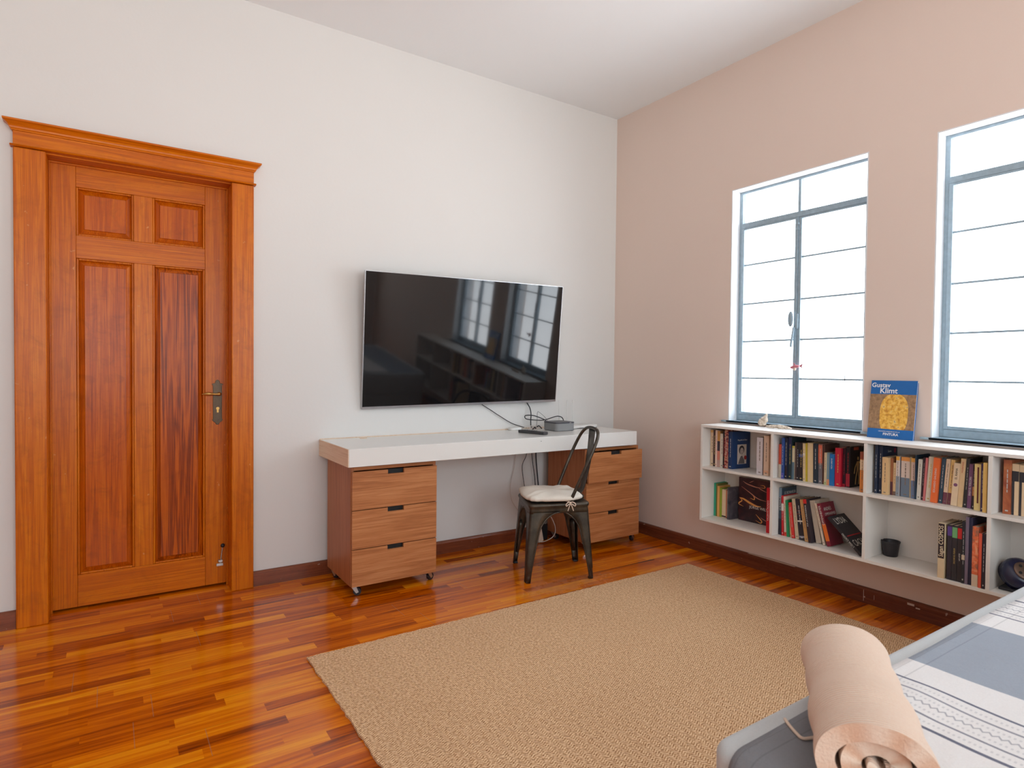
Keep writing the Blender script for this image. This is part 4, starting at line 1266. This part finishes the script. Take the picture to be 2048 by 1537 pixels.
# extra marks that belong to particular spines
for o in [q for q in COL.objects if q.name.startswith('book') and q.get('label')]:
    lab = o['label']
    if lab.startswith('cream book with a purple circle'):
        b_ = MB(); b_.lathe([(0.007, -0.0012), (0.007, 0.0004)], 16, (0, -0.012, 0.090), 'x'); b_.build('spine_dot', plain('print_purple', (132, 84, 118), 0.6), o)
    if lab.startswith('pale yellow book with a dark red'):
        MB().box(-0.0008, 0.0004, -0.0155, -0.010, 0.03, 0.178).build('spine_stripe', plain('print_maroon', (98, 36, 34), 0.6), o)
    if lab.startswith('cream book with a black band'):
        MB().box(-0.0010, 0.0004, -0.0085, -0.001, 0.0, 0.14).build('spine_stripe', plain('print_nearblack', (46, 46, 52), 0.6), o)

# first lower compartment
row(ZB_, G5, 0.10, [
    (-0.108, -1.0030, 0.0125, 0.199, 0, (44, 168, 130), 'thin sea green book, leftmost in the first lower compartment', dict(rule=False)),
    (-0.106, -1.0160, 0.0100, 0.196, 0, (112, 112, 44), 'thin olive green book beside the sea green one', dict(rule=False)),
    (-0.108, -1.0265, 0.0150, 0.184, 0, (232, 168, 92), 'light orange book beside the olive green one', dict(rule=False)),
    (-0.104, -1.0420, 0.0120, 0.174, 0, (150, 168, 42), 'lime green book beside the light orange one', dict(rule=False)),
    (-0.100, -1.0545, 0.0280, 0.168, 0, (240, 208, 170), 'pale cream wide book with a black band at the foot', dict(rule=False, bands=((0.02, 0.07, (50, 44, 44)),))),
    (-0.100, -1.0830, 0.0055, 0.168, 0, (196, 92, 58), 'very thin brick red booklet between two cream books', dict(rule=False)),
    (-0.100, -1.0890, 0.0130, 0.166, 0, (238, 208, 176), 'pale cream book left of the dark grey cover', dict(rule=False, bands=((0.0, 0.05, (50, 44, 44)),))),
])
gb = book(-0.118, -1.1050, 0.014, 0.190, 0.108, ZB_, (64, 58, 66), 'dark grey book with a misty portrait cover beside the cream books', rz=-0.12, group=G5, rule=False,
          mottled=(((0.30, (44, 44, 54)), (0.55, (92, 84, 90)), (0.75, (138, 124, 122))), 14))
# large art book with its cover turned to the room
def big_cover():
    g_ = NT('dark_art_cover')
    return g_.out(g_.ramp(g_.noise(g_.coord(), 18, 3), [(0.35, rgb(40, 26, 34)), (0.6, rgb(72, 36, 40)), (0.8, rgb(84, 50, 52))]), 0.35)
jb = tag(empty('book', (-0.040, -1.140, ZB_), 0.03), 'large dark art book with orange swirls, its cover facing the room', 'book', G5)
MB().box(-0.020, -0.0185, -0.225, 0, 0, 0.252).box(-0.0015, 0.0, -0.225, 0, 0, 0.252).box(-0.0185, -0.0015, -0.0015, 0, 0, 0.252).build('cover', big_cover(), jb)
MB().box(-0.0183, -0.0017, -0.223, -0.0017, 0.002, 0.250).build('pages', PAGE, jb)
def stroke(b_, pts, w, lift):
    pts = catmull([(-0.0203 - lift, -(p[0] - 1090) / 2650.0, 0.252 - (p[1] - 285) / 3800.0) for p in pts], 5)
    n_ = len(pts)
    L_, R_2 = [], []
    for i_, p in enumerate(pts):
        a_ = pts[max(0, i_ - 1)]; c_ = pts[min(n_ - 1, i_ + 1)]
        dy, dz = c_.y - a_.y, c_.z - a_.z
        l_ = math.hypot(dy, dz) or 1
        k_ = w * (0.15 + 0.85 * math.sin(PI * min(0.97, max(0.03, i_ / (n_ - 1)))))
        L_.append(b_.bm.verts.new((p.x, p.y - dz / l_ * k_, p.z + dy / l_ * k_)))
        R_2.append(b_.bm.verts.new((p.x, p.y + dz / l_ * k_, p.z - dy / l_ * k_)))
    for i_ in range(n_ - 1):
        b_.bm.faces.new((L_[i_], L_[i_ + 1], R_2[i_ + 1], R_2[i_]))
so, sp = MB(), MB()
stroke(so, [(1110, 745), (1180, 762), (1290, 825), (1400, 868), (1475, 855)], 0.0062, 0.0)
stroke(so, [(1105, 740), (1150, 800), (1110, 850), (1095, 890), (1175, 925)], 0.0034, 0.0002)
stroke(so, [(1390, 1045), (1450, 1120), (1490, 1175), (1470, 1215), (1390, 1180)], 0.0034, 0.0)
stroke(so, [(1280, 600), (1350, 660), (1360, 730), (1290, 715)], 0.0028, 0.0002)
stroke(so, [(1460, 400), (1520, 395), (1530, 440), (1450, 450)], 0.0022, 0.0)
stroke(sp, [(1160, 365), (1240, 415), (1380, 452), (1470, 450)], 0.0030, 0.0002)
stroke(sp, [(1140, 490), (1290, 600), (1420, 695), (1560, 725)], 0.0026, 0.0004)
stroke(sp, [(1420, 450), (1480, 490), (1570, 530)], 0.0020, 0.0004)
stroke(sp, [(1470, 1095), (1520, 1125), (1600, 1165)], 0.0018, 0.0004)
stroke(sp, [(1270, 380), (1310, 350), (1350, 320)], 0.0016, 0.0004)
so.build('printed_strokes', plain('print_amber', (236, 164, 88), 0.5), jb, solid=0.0003)
sp.build('printed_strokes', plain('print_rose', (206, 138, 116), 0.5), jb, solid=0.0003)
text_obj('cover_title', 'JORGE WILSON', INK_W, jb, 0.023, (-0.0212, -0.072, 0.088), (0, -1, 0), (0, 0, 1), 'LEFT', sx=0.9, bold=0.005)
book(-0.190, -1.4090, 0.021, 0.244, 0.13, ZB_, (206, 30, 44), 'tall red book with white spine text, right end of the first lower compartment', group=G5, title='VALIENTE MUNDO', ink='w', tsize=0.013)

# second lower compartment
lb = book(-0.162, -1.4640, 0.0160, 0.252, 0.135, ZB_, (52, 72, 88), 'tall teal grey book with white title, leftmost in the second lower compartment', group=G6, title='LE BONHEUR', ink='w', tsize=0.012, tpos=0.66, bands=((0.0, 0.34, (38, 38, 52)), (0.8, 1.0, (120, 140, 156))))
text_obj('cover_title', 'LE BONHEUR', INK_W, lb, 0.022, (0.075, -0.0162, 0.222), (1, 0, 0), (0, 0, 1), 'CENTER', sx=0.8)
row(ZB_, G6, 0.135, [
    (-0.166, -1.4850, 0.0115, 0.212, 0.005, (198, 26, 34), 'red and white spined book beside the tall teal grey one', dict(ink='w', bands=((0.62, 0.8, (232, 222, 212)),))),
    (-0.164, -1.4995, 0.0130, 0.209, 0.009, (226, 206, 186), 'cream book with pink spine lettering and red foot', dict(ink='r', bands=((0.0, 0.1, (226, 70, 50)),))),
    (-0.168, -1.5160, 0.0120, 0.192, 0.012, (30, 138, 86), 'emerald green spined book in the second lower compartment', dict(ink='w', rule=False)),
    (-0.160, -1.5305, 0.0090, 0.168, 0.014, (234, 196, 150), 'short tan book right of the emerald green one', dict(ink='d')),
    (-0.170, -1.5465, 0.0140, 0.184, 0.023, (222, 56, 50), 'bright red short leaning book with orange mark', dict(ink='w')),
    (-0.166, -1.5640, 0.0200, 0.207, 0.025, (206, 186, 156), 'khaki cream book leaning left beside the bright red one', dict(ink='d')),
    (-0.168, -1.5880, 0.0290, 0.211, 0.029, (42, 40, 52), 'thick black leaning book with white emblem and bands', dict(ink='w', bands=((0.44, 0.475, (226, 220, 212)), (0.62, 0.64, (110, 56, 50)), (0.70, 0.72, (110, 56, 50)), (0.06, 0.1, (150, 150, 166))))),
    (-0.176, -1.6220, 0.0190, 0.214, 0.033, (204, 154, 98), 'light brown leaning book right of the thick black one', dict(ink='d')),
    (-0.182, -1.6450, 0.0180, 0.220, 0.036, (44, 34, 44), 'black leaning book with white title and red top', dict(title='POR LA SUPERVIVENCIA', tsize=0.010, ink='w', tpos=0.62, bands=((0.90, 1.0, (206, 46, 44)),))),
    (-0.152, -1.6680, 0.0270, 0.214, 0.040, (204, 186, 166), 'greyish cream wide leaning book with a plain side', dict(rule=False)),
    (-0.160, -1.7080, 0.0110, 0.208, 0.050, (228, 206, 184), 'thin cream leaning book left of the crimson cover', dict(ink='d')),
])
ob = book(-0.164, -1.7320, 0.0200, 0.212, 0.118, ZB_, (132, 28, 50), 'crimson book leaning left with large author name on the cover', lean=math.atan(0.060 / 0.21), group=G6, title='OPPENHEIMER', ink='w', tsize=0.015, tpos=0.72, bands=((0.12, 0.52, (236, 116, 44)),))
text_obj('cover_title', 'ANDRÉS', INK_W, ob, 0.024, (0.014, -0.0202, 0.180), (1, 0, 0), (0, 0, 1), 'LEFT', sx=0.75)
text_obj('cover_title', 'OPPENHEIMER', INK_W, ob, 0.020, (0.014, -0.0202, 0.154), (1, 0, 0), (0, 0, 1), 'LEFT', sx=0.75)
# black book sliding down on the right
ly = tag(empty('book', (-0.196, -1.9075, 0.2775)), 'black book with large white name lying slanted against the crimson one', 'book', G6)
LA = math.atan2(0.150, 0.163)
ly.rotation_euler = (-(PI / 2 - LA), 0, 0)
blk = cover_mat((34, 34, 40))
hh, tt, dd_ = 0.220, 0.014, 0.140
MB().box(0, 0.0015, -tt, 0, 0, hh).box(0.0015, dd_, -tt, -tt + 0.0015, 0, hh).box(0.0015, dd_, -0.0015, 0, 0, hh).build('cover', blk, ly)
MB().box(0.0017, dd_ - 0.002, -tt + 0.0017, -0.0017, 0.002, hh - 0.002).build('pages', PAGE, ly)
text_obj('cover_title', 'LYDIA', INK_W, ly, 0.048, (0.010, -tt - 0.0002, 0.186), (1, 0, 0), (0, 0, 1), 'LEFT', sx=0.72)
text_obj('cover_title', 'CACHO', INK_W, ly, 0.048, (0.010, -tt - 0.0002, 0.060), (1, 0, 0), (0, 0, 1), 'LEFT', sx=0.66)
MB().box(0.008, 0.128, -tt - 0.0006, -tt - 0.0001, 0.100, 0.105).build('cover_rule', INK_R, ly)
text_obj('spine_title', 'LYDIA CACHO', INK_W, ly, 0.0125, (-0.0004, -tt / 2, 0.085), (0, 0, 1), (0, 1, 0), 'CENTER', sx=0.95)

# third lower compartment
row(ZB_, G7, 0.14, [
    (-0.212, -2.2350, 0.0250, 0.234, 0, (228, 202, 162), 'cream book with large dark COSMOS lettering on its spine', dict(rule=False)),
    (-0.204, -2.2660, 0.0170, 0.232, 0, (46, 40, 50), 'black book with a purple top label, left one of three alike', dict(rule=False, bands=((0.80, 0.97, (92, 66, 136)),))),
    (-0.204, -2.2840, 0.0185, 0.232, 0, (46, 42, 48), 'black book with a green top label, middle one of three alike', dict(ink='y', title='SALVAR EL FUEGO', tsize=0.008, tpos=0.45, bands=((0.78, 0.97, (112, 170, 112)),))),
    (-0.204, -2.3035, 0.0165, 0.232, 0, (44, 40, 46), 'black book with a red top label, right one of three alike', dict(ink='w', title='LAS LEYES', tsize=0.007, tpos=0.45, bands=((0.78, 0.97, (206, 44, 44)),))),
    (-0.210, -2.3210, 0.0110, 0.258, 0, (34, 38, 46), 'tall thin near-black book right of the three labelled ones', dict(ink='w', bands=((0.38, 0.46, (206, 180, 150)),))),
    (-0.210, -2.3330, 0.0110, 0.278, 0, (120, 104, 120), 'tall thin mauve grey book, tallest in the third lower compartment', dict(rule=False)),
    (-0.206, -2.3450, 0.0110, 0.278, 0, (40, 40, 66), 'tall thin navy book right of the mauve grey one', dict(rule=False)),
    (-0.212, -2.3580, 0.0215, 0.245, 0, (222, 150, 110), 'book with mottled orange and pink spine, cream at the foot', dict(rule=False, mottled=(((0.38, (150, 100, 80)), (0.52, (232, 110, 64)), (0.68, (236, 170, 130))), 34), bands=((0.0, 0.2, (226, 200, 172)),))),
    (-0.214, -2.3810, 0.0105, 0.222, 0, (226, 92, 66), 'thin coral red book, second from the right divider', dict(rule=False)),
    (-0.214, -2.3930, 0.0115, 0.224, 0, (36, 28, 44), 'thin black book against the right divider of the third lower compartment', dict(ink='w')),
])
for o in [q for q in COL.objects if q.name.startswith('book') and q.get('label', '').startswith('cream book with large dark COSMOS')]:
    MB().box(-0.0009, 0.0003, -0.0235, -0.0015, 0.085, 0.232).build('spine_panel', plain('print_blackish', (48, 34, 38), 0.6), o)
    text_obj('spine_title', 'Sagan COSMOS', plain('cream_ink', (236, 214, 180), 0.6), o, 0.0235, (-0.0013, -0.0125, 0.158), (0, 0, 1), (0, 1, 0), 'CENTER', sx=0.86, bold=0.01)

# small things on the shelf
kb = tag(empty('book', (-0.052, -1.855, 0.8322)), 'blue art book with a golden picture leaning on the wall between the windows', 'book')
kb.rotation_euler = (0, math.radians(8.0), math.radians(1.0))
kw_, kh_ = 0.204, 0.281
blue = cover_mat((24, 104, 176))
MB().box(0, 0.0014, -kw_, 0, 0, kh_).box(0.0106, 0.012, -kw_, 0, 0, kh_).box(0.0014, 0.0106, -0.0014, 0, 0, kh_).build('cover', blue, kb, 0.0002)
MB().box(0.0016, 0.0104, -kw_ + 0.0025, -0.0016, 0.002, kh_ - 0.002).build('pages', plain('white_pages', (232, 228, 224), 0.8), kb)
def pic_mat():
    g_ = NT('gold_picture')
    v = g_.coord()
    x, y, z = g_.sep(v)
    dy_ = g_.math('DIVIDE', g_.math('ADD', y, 0.112), 0.062)
    dz_ = g_.math('DIVIDE', g_.math('SUBTRACT', z, 0.118), 0.100)
    rr_ = g_.math('ADD', g_.math('MULTIPLY', dy_, dy_), g_.math('MULTIPLY', g_.math('MULTIPLY', dz_, dz_), g_.math('ABSOLUTE', dz_)))
    n = g_.noise(v, 55, 3, 0.6)
    inside = g_.math('LESS_THAN', rr_, 1.0)
    bgc = g_.ramp(n, [(0.35, rgb(134, 104, 76)), (0.65, rgb(178, 140, 104))])
    gold = g_.ramp(n, [(0.36, rgb(206, 140, 52)), (0.52, rgb(240, 184, 76)), (0.64, rgb(248, 206, 116)), (0.74, rgb(150, 120, 110))])
    return g_.out(g_.mix(inside, bgc, gold), 0.4)
MB().box(-0.0006, -0.0001, -kw_, 0, 0.046, 0.214).build('cover_picture', pic_mat(), kb)
wi = plain('cover_white_ink', (244, 244, 246), 0.5)
text_obj('cover_title', 'Gustav', wi, kb, 0.030, (-0.0004, -0.003, 0.257), (0, -1, 0), (0, 0, 1), 'LEFT', bold=0.02)
text_obj('cover_title', 'Klimt', wi, kb, 0.036, (-0.0008, -0.042, 0.230), (0, -1, 0), (0, 0, 1), 'LEFT', bold=0.02)
text_obj('cover_title', 'GRANDES MAESTROS DE LA', wi, kb, 0.0075, (-0.0004, -0.098, 0.034), (0, -1, 0), (0, 0, 1), 'CENTER')
text_obj('cover_title', 'PINTURA', wi, kb, 0.0165, (-0.0004, -0.106, 0.021), (0, -1, 0), (0, 0, 1), 'CENTER', bold=0.02)

def coral_mat():
    g_ = NT('bleached_coral')
    v = g_.coord()
    n = g_.noise(v, 90, 4, 0.7)
    g_.bump(n, 0.9, 0.004)
    return g_.out(g_.ramp(n, [(0.3, rgb(166, 142, 118)), (0.55, rgb(222, 206, 188)), (0.8, rgb(244, 236, 226))]), 0.9)
CO = coral_mat()
def blob(pts, rs, name, label):
    b_ = MB()
    random.seed(len(pts))
    p_ = catmull(pts, 4)
    r_ = []
    for i in range(len(p_)):
        f = i / (len(p_) - 1) * (len(rs) - 1)
        k = min(int(f), len(rs) - 2)
        r_.append((rs[k] * (1 - (f - k)) + rs[k + 1] * (f - k)) * (0.9 + 0.25 * random.random()))
    b_.tube(p_, r_, 10)
    o_ = b_.build(name, CO, None, smooth=True)
    return tag(o_, label, 'shell')
blob([(-0.058, -1.268, 0.850), (-0.056, -1.284, 0.862), (-0.054, -1.296, 0.878), (-0.052, -1.303, 0.896), (-0.050, -1.309, 0.910)], [0.013, 0.022, 0.019, 0.010, 0.005], 'coral_piece', 'upright pointed cream coral piece on top of the white bookshelf')
blob([(-0.080, -1.325, 0.8425), (-0.078, -1.360, 0.8440), (-0.074, -1.400, 0.8460), (-0.070, -1.440, 0.8435), (-0.068, -1.470, 0.8405)], [0.006, 0.009, 0.011, 0.009, 0.005], 'coral_piece', 'low long grey cream coral branch lying on top of the bookshelf')

pot = MB()
pot.lathe([(0.024, 0.0), (0.0285, 0.0), (0.030, 0.004), (0.0375, 0.060), (0.0400, 0.066), (0.0400, 0.071), (0.0372, 0.071), (0.0355, 0.064), (0.028, 0.008), (0.010, 0.006)], 28, (0, 0, 0))
po = pot.build('plant_pot', plain('black_clay', (44, 40, 44), 0.45, var=0.1), None, smooth=True)
po.location = (-0.052, -1.976, ZB_ + 0.0003)
tag(po, 'small empty black pot in the third lower compartment', 'pot')

rl = tag(empty('cable_reel', (-0.118, -2.487, ZB_ + 0.0005), 0.0), 'round black and dark blue reel with bronze holes in the fourth lower compartment', 'reel')
rb = plain('navy_plastic', (34, 34, 62), 0.25)
b = MB(); b.lathe([(0.020, -0.030), (0.058, -0.030), (0.064, -0.024), (0.064, 0.006), (0.060, 0.018), (0.050, 0.027), (0.038, 0.031)], 32, (0, 0, 0), 'x')
o = b.build('drum', rb, rl, smooth=True)
TR = Matrix.Translation((0, 0, 0.069)) @ Vector((-0.50, -0.62, 0.60)).to_track_quat('X', 'Z').to_matrix().to_4x4()
o.data.transform(TR)
hubm = plain('bronze_hub', (122, 98, 84), 0.35, 0.5)
b = MB(); b.lathe([(0.030, 0.0312), (0.037, 0.0312), (0.036, 0.034), (0.028, 0.036)], 28, (0, 0, 0), 'x')
o = b.build('hub', hubm, rl, smooth=True); o.data.transform(TR)
b = MB()
for k in range(4):
    a = k * PI / 2 + 0.4
    b.lathe([(0.006, 0.0345), (0.006, 0.0372)], 14, (0, 0.021 * math.cos(a), 0.021 * math.sin(a)), 'x')
o = b.build('hub_holes', M['black'], rl); o.data.transform(TR)
MB().box(-0.045, 0.045, -0.055, 0.055, 0.0, 0.012).build('stand', M['rubber'], rl, 0.004)

# little pink bird clipped on the middle post of the first window
bd = tag(empty('bird_ornament', (0.040, -1.420, 1.180)), 'tiny pink bird ornament hanging on the middle bar of the window', 'ornament')
pk = plain('pink_paint', (214, 128, 138), 0.5)
b = MB(); b.ell((0, 0, 0), (0.009, 0.022, 0.009)); b.ell((-0.002, 0.020, -0.006), (0.008, 0.010, 0.008))
b.build('body', pk, bd, smooth=True)
b = MB(); b.prism([(-0.020, 0.002), (-0.044, 0.016), (-0.036, 0.0), (-0.042, -0.010)], -0.001, 0.001, 'yz')
b.prism([(0.006, 0.006), (0.022, 0.024), (0.002, 0.012)], -0.001, 0.001, 'yz')
b.build('tail_and_wing', pk, bd)
b = MB(); b.tube([(0, 0.020, 0.004), (0, 0.034, 0.016)], 0.0010, 6); b.tube([(0, 0.022, -0.002), (0, 0.038, -0.004)], 0.0010, 6); b.tube([(0.0, 0.0, 0.0), (0.024, -0.002, 0.004)], 0.0012, 6)
b.build('wire', M['cable_black'], bd)
b = MB(); b.ell((-0.002, 0.004, -0.014), (0.006, 0.008, 0.010)); b.build('breast', plain('pale_cream_paint', (232, 210, 190), 0.6), bd, smooth=True)

# ------------------------------------------------------------------ bed, throw, rolled blanket
BX0, BX1, BY0, BY1, BZ = -2.292, -0.36, -4.30, -2.697, 0.498
bed = tag(empty('bed', ((BX0 + BX1) / 2, (BY0 + BY1) / 2, 0)), 'low upholstered bed with pale grey mattress standing on the sisal rug', 'bed')
hx_, hy_ = (BX1 - BX0) / 2, (BY1 - BY0) / 2
def softbox(x0, x1, y0, y1, z0, z1, r, name, mat, par, r2=0.05):
    b_ = MB()
    rows = []
    def rr(inset, z):
        p_ = []
        for cx_, cy_, a0 in ((x1 - r2, y1 - r2, 0), (x0 + r2, y1 - r2, PI / 2), (x0 + r2, y0 + r2, PI), (x1 - r2, y0 + r2, 1.5 * PI)):
            for i in range(7):
                a = a0 + PI / 2 * i / 6
                p_.append(b_.bm.verts.new((cx_ + (r2 - inset) * math.cos(a), cy_ + (r2 - inset) * math.sin(a), z)))
        return p_
    for i in range(6):
        a = PI / 2 * i / 5
        rows.append(rr(r * (1 - math.sin(a)), z0 + r * (1 - math.cos(a))))
    for i in range(6):
        a = PI / 2 * i / 5
        rows.append(rr(r * (1 - math.cos(a)), z1 - r * (1 - math.sin(a))))
    for i in range(len(rows) - 1):
        n = len(rows[0])
        for k in range(n):
            b_.bm.faces.new((rows[i][k], rows[i][(k + 1) % n], rows[i + 1][(k + 1) % n], rows[i + 1][k]))
    b_.bm.faces.new(rows[0][::-1]); b_.bm.faces.new(rows[-1])
    return b_.build(name, mat, par, smooth=True)
softbox(-hx_, hx_, -hy_, hy_, 0.265, BZ, 0.022, 'mattress', M['mattress'], bed, 0.045)
softbox(-hx_ + .01, hx_ - .01, -hy_ + .01, hy_ - .01, 0.10, 0.2645, 0.010, 'bed_base', M['mattress'], bed, 0.045)
for sx in (-1, 1):
    for sy in (-1, 1):
        MB().lathe([(0.020, 0.0095), (0.026, 0.0995)], 16, (sx * (hx_ - 0.12), sy * (hy_ - 0.12), 0)).build('leg', M['ped_v'], bed)

def throw():
    y1 = BY1 - 0.048
    y0 = BY0 + 0.03
    top = BZ + 0.0045
    R_ = 0.034
    xe = BX0 - 0.006
    def path(s):
        # arc length along the cloth from the hanging hem at the foot up and along the top
        drop = 0.26
        arc = R_ * PI / 2
        if s < drop:
            return xe - 0.004 * math.sin(s * 22), top - R_ - (drop - s)
        if s < drop + arc:
            a = (s - drop) / R_
            return xe + R_ * (1 - math.cos(a)), top - R_ + R_ * math.sin(a)
        return xe + R_ + (s - drop - arc), top
    total = 0.26 + R_ * PI / 2 + (BX1 - 0.02 - xe - R_)
    def fn(u, v):
        u2 = u ** 1.6
        x, z = path(u2 * total)
        y = y1 + (y0 - y1) * v
        if v == 0:
            y += 0.003 * math.sin(x * 9)
        if z >= top - 1e-6:
            w = 0.0022 * (math.sin(x * 17 + y * 6) + math.sin(y * 23 + x * 5)) * min(1, v * 20)
            z += max(0.0, w) + 0.0004
        else:
            x -= max(0.0, 0.004 * math.sin(y * 15)) * min(1, (top - z) * 6)
        return (x, y, z)
    b_ = MB(); b_.grid(fn, 220, 90)
    o_ = b_.build('bed_throw', M['throw'], None, smooth=True, solid=0.003)
    o_.modifiers['thickness'].offset = 0
    return tag(o_, 'charcoal, white and blue grey striped cotton throw spread over the bed', 'throw')
throw()

def roll():
    F = Vector((-1.955, -2.768, 0)); N_ = Vector((-2.212, -2.942, 0))
    d = (N_ - F).normalized()
    Lr = 0.395
    start = F
    ang = math.atan2(d.y, d.x) + PI / 2          # local -Y runs along the roll toward the camera
    root = tag(empty('rolled_blanket', (start.x, start.y, BZ + 0.0110), ang), 'peach knitted blanket rolled up, lying at the foot of the bed', 'blanket')
    A, B_ = 0.0930, 0.0705
    turns, th__ = 2.3, 0.0250
    n_t = 190
    cl = []
    for i in range(n_t + 1):
        t = i / n_t
        a = t * turns * 2 * PI
        k = 1 - (a / (2 * PI)) * (th__ + 0.0090) / 0.084
        k = max(0.06, k)
        ph = -PI / 2 - a + 0.35
        cl.append((A * 0.855 * k * math.cos(ph), B_ + B_ * 0.815 * k * math.sin(ph)))
    out, inn = [], []
    for i, (x, z) in enumerate(cl):
        p0 = cl[max(0, i - 1)]; p1 = cl[min(n_t, i + 1)]
        tx, tz = p1[0] - p0[0], p1[1] - p0[1]
        l_ = math.hypot(tx, tz) or 1
        nx, nz = -tz / l_, tx / l_
        # outward normal points away from the centre
        if nx * x + nz * (z - B_) < 0: nx, nz = -nx, -nz
        e = min(1.0, min(i, n_t - i) / 3.0) ** 0.5 * 0.9 + 0.1
        h_ = th__ / 2 * e
        out.append((x + nx * h_, z + nz * h_)); inn.append((x - nx * h_, z - nz * h_))
    b_ = MB()
    NL = 26
    def sect(j):
        s = j / NL
        y = 0.05 - s * (Lr)
        # soft pinched ends
        q = min(1.0, (0.05 - y) / 0.035)
        sc = 0.93 + 0.07 * math.sqrt(max(0, 1 - (1 - q) ** 2)) + 0.035 * s
        wob = 0.0022 * math.sin(s * 21) + 0.0015 * math.sin(s * 9 + 1)
        P_ = []
        for li, lst in enumerate((out, inn[::-1])):
            for i, (x, z) in enumerate(lst):
                w2 = 1 + wob / 0.08
                # layers end at slightly different places
                idx = i if li == 0 else n_t - i
                yy = y + (0.010 * math.sin(idx / n_t * turns * 5.2) - 0.014 * (1 - idx / n_t)) * (s ** 6)
                P_.append((x * sc * w2, yy, max(0.0002, B_ + (z - B_) * sc * w2 - B_ * (1 - sc) * 0.9)))
        return P_
    rows = []
    for j in range(NL + 1):
        rows.append([b_.bm.verts.new(p) for p in sect(j)])
    n = len(rows[0])
    for j in range(NL):
        for k in range(n):
            b_.bm.faces.new((rows[j][k], rows[j][(k + 1) % n], rows[j + 1][(k + 1) % n], rows[j + 1][k]))
    # close the strip ends quad by quad
    m = n // 2
    for R__ in (rows[0], rows[-1]):
        for i in range(m - 1):
            b_.bm.faces.new((R__[i], R__[i + 1], R__[n - 2 - i], R__[n - 1 - i]))
    b_.build('knit_roll', M['knit'], root, smooth=False, bevel=0.0)
    kr = [c for c in root.children][0] if root.children else None
    for p in kr.data.polygons: p.use_smooth = True
    try:
        kr.data.set_sharp_from_angle(angle=math.radians(50))
    except Exception:
        pass
    return root
rollo = roll()
cable('loose_yarn', [(-2.128, -2.742, BZ + .009), (-2.139, -2.757, BZ + .009), (-2.153, -2.779, BZ + .010), (-2.158, -2.795, BZ + .010), (-2.140, -2.805, BZ + .011)], 0.0028, M['tie'], 'loose cream yarn end beside the rolled blanket on the charcoal cloth', 'yarn', 5)
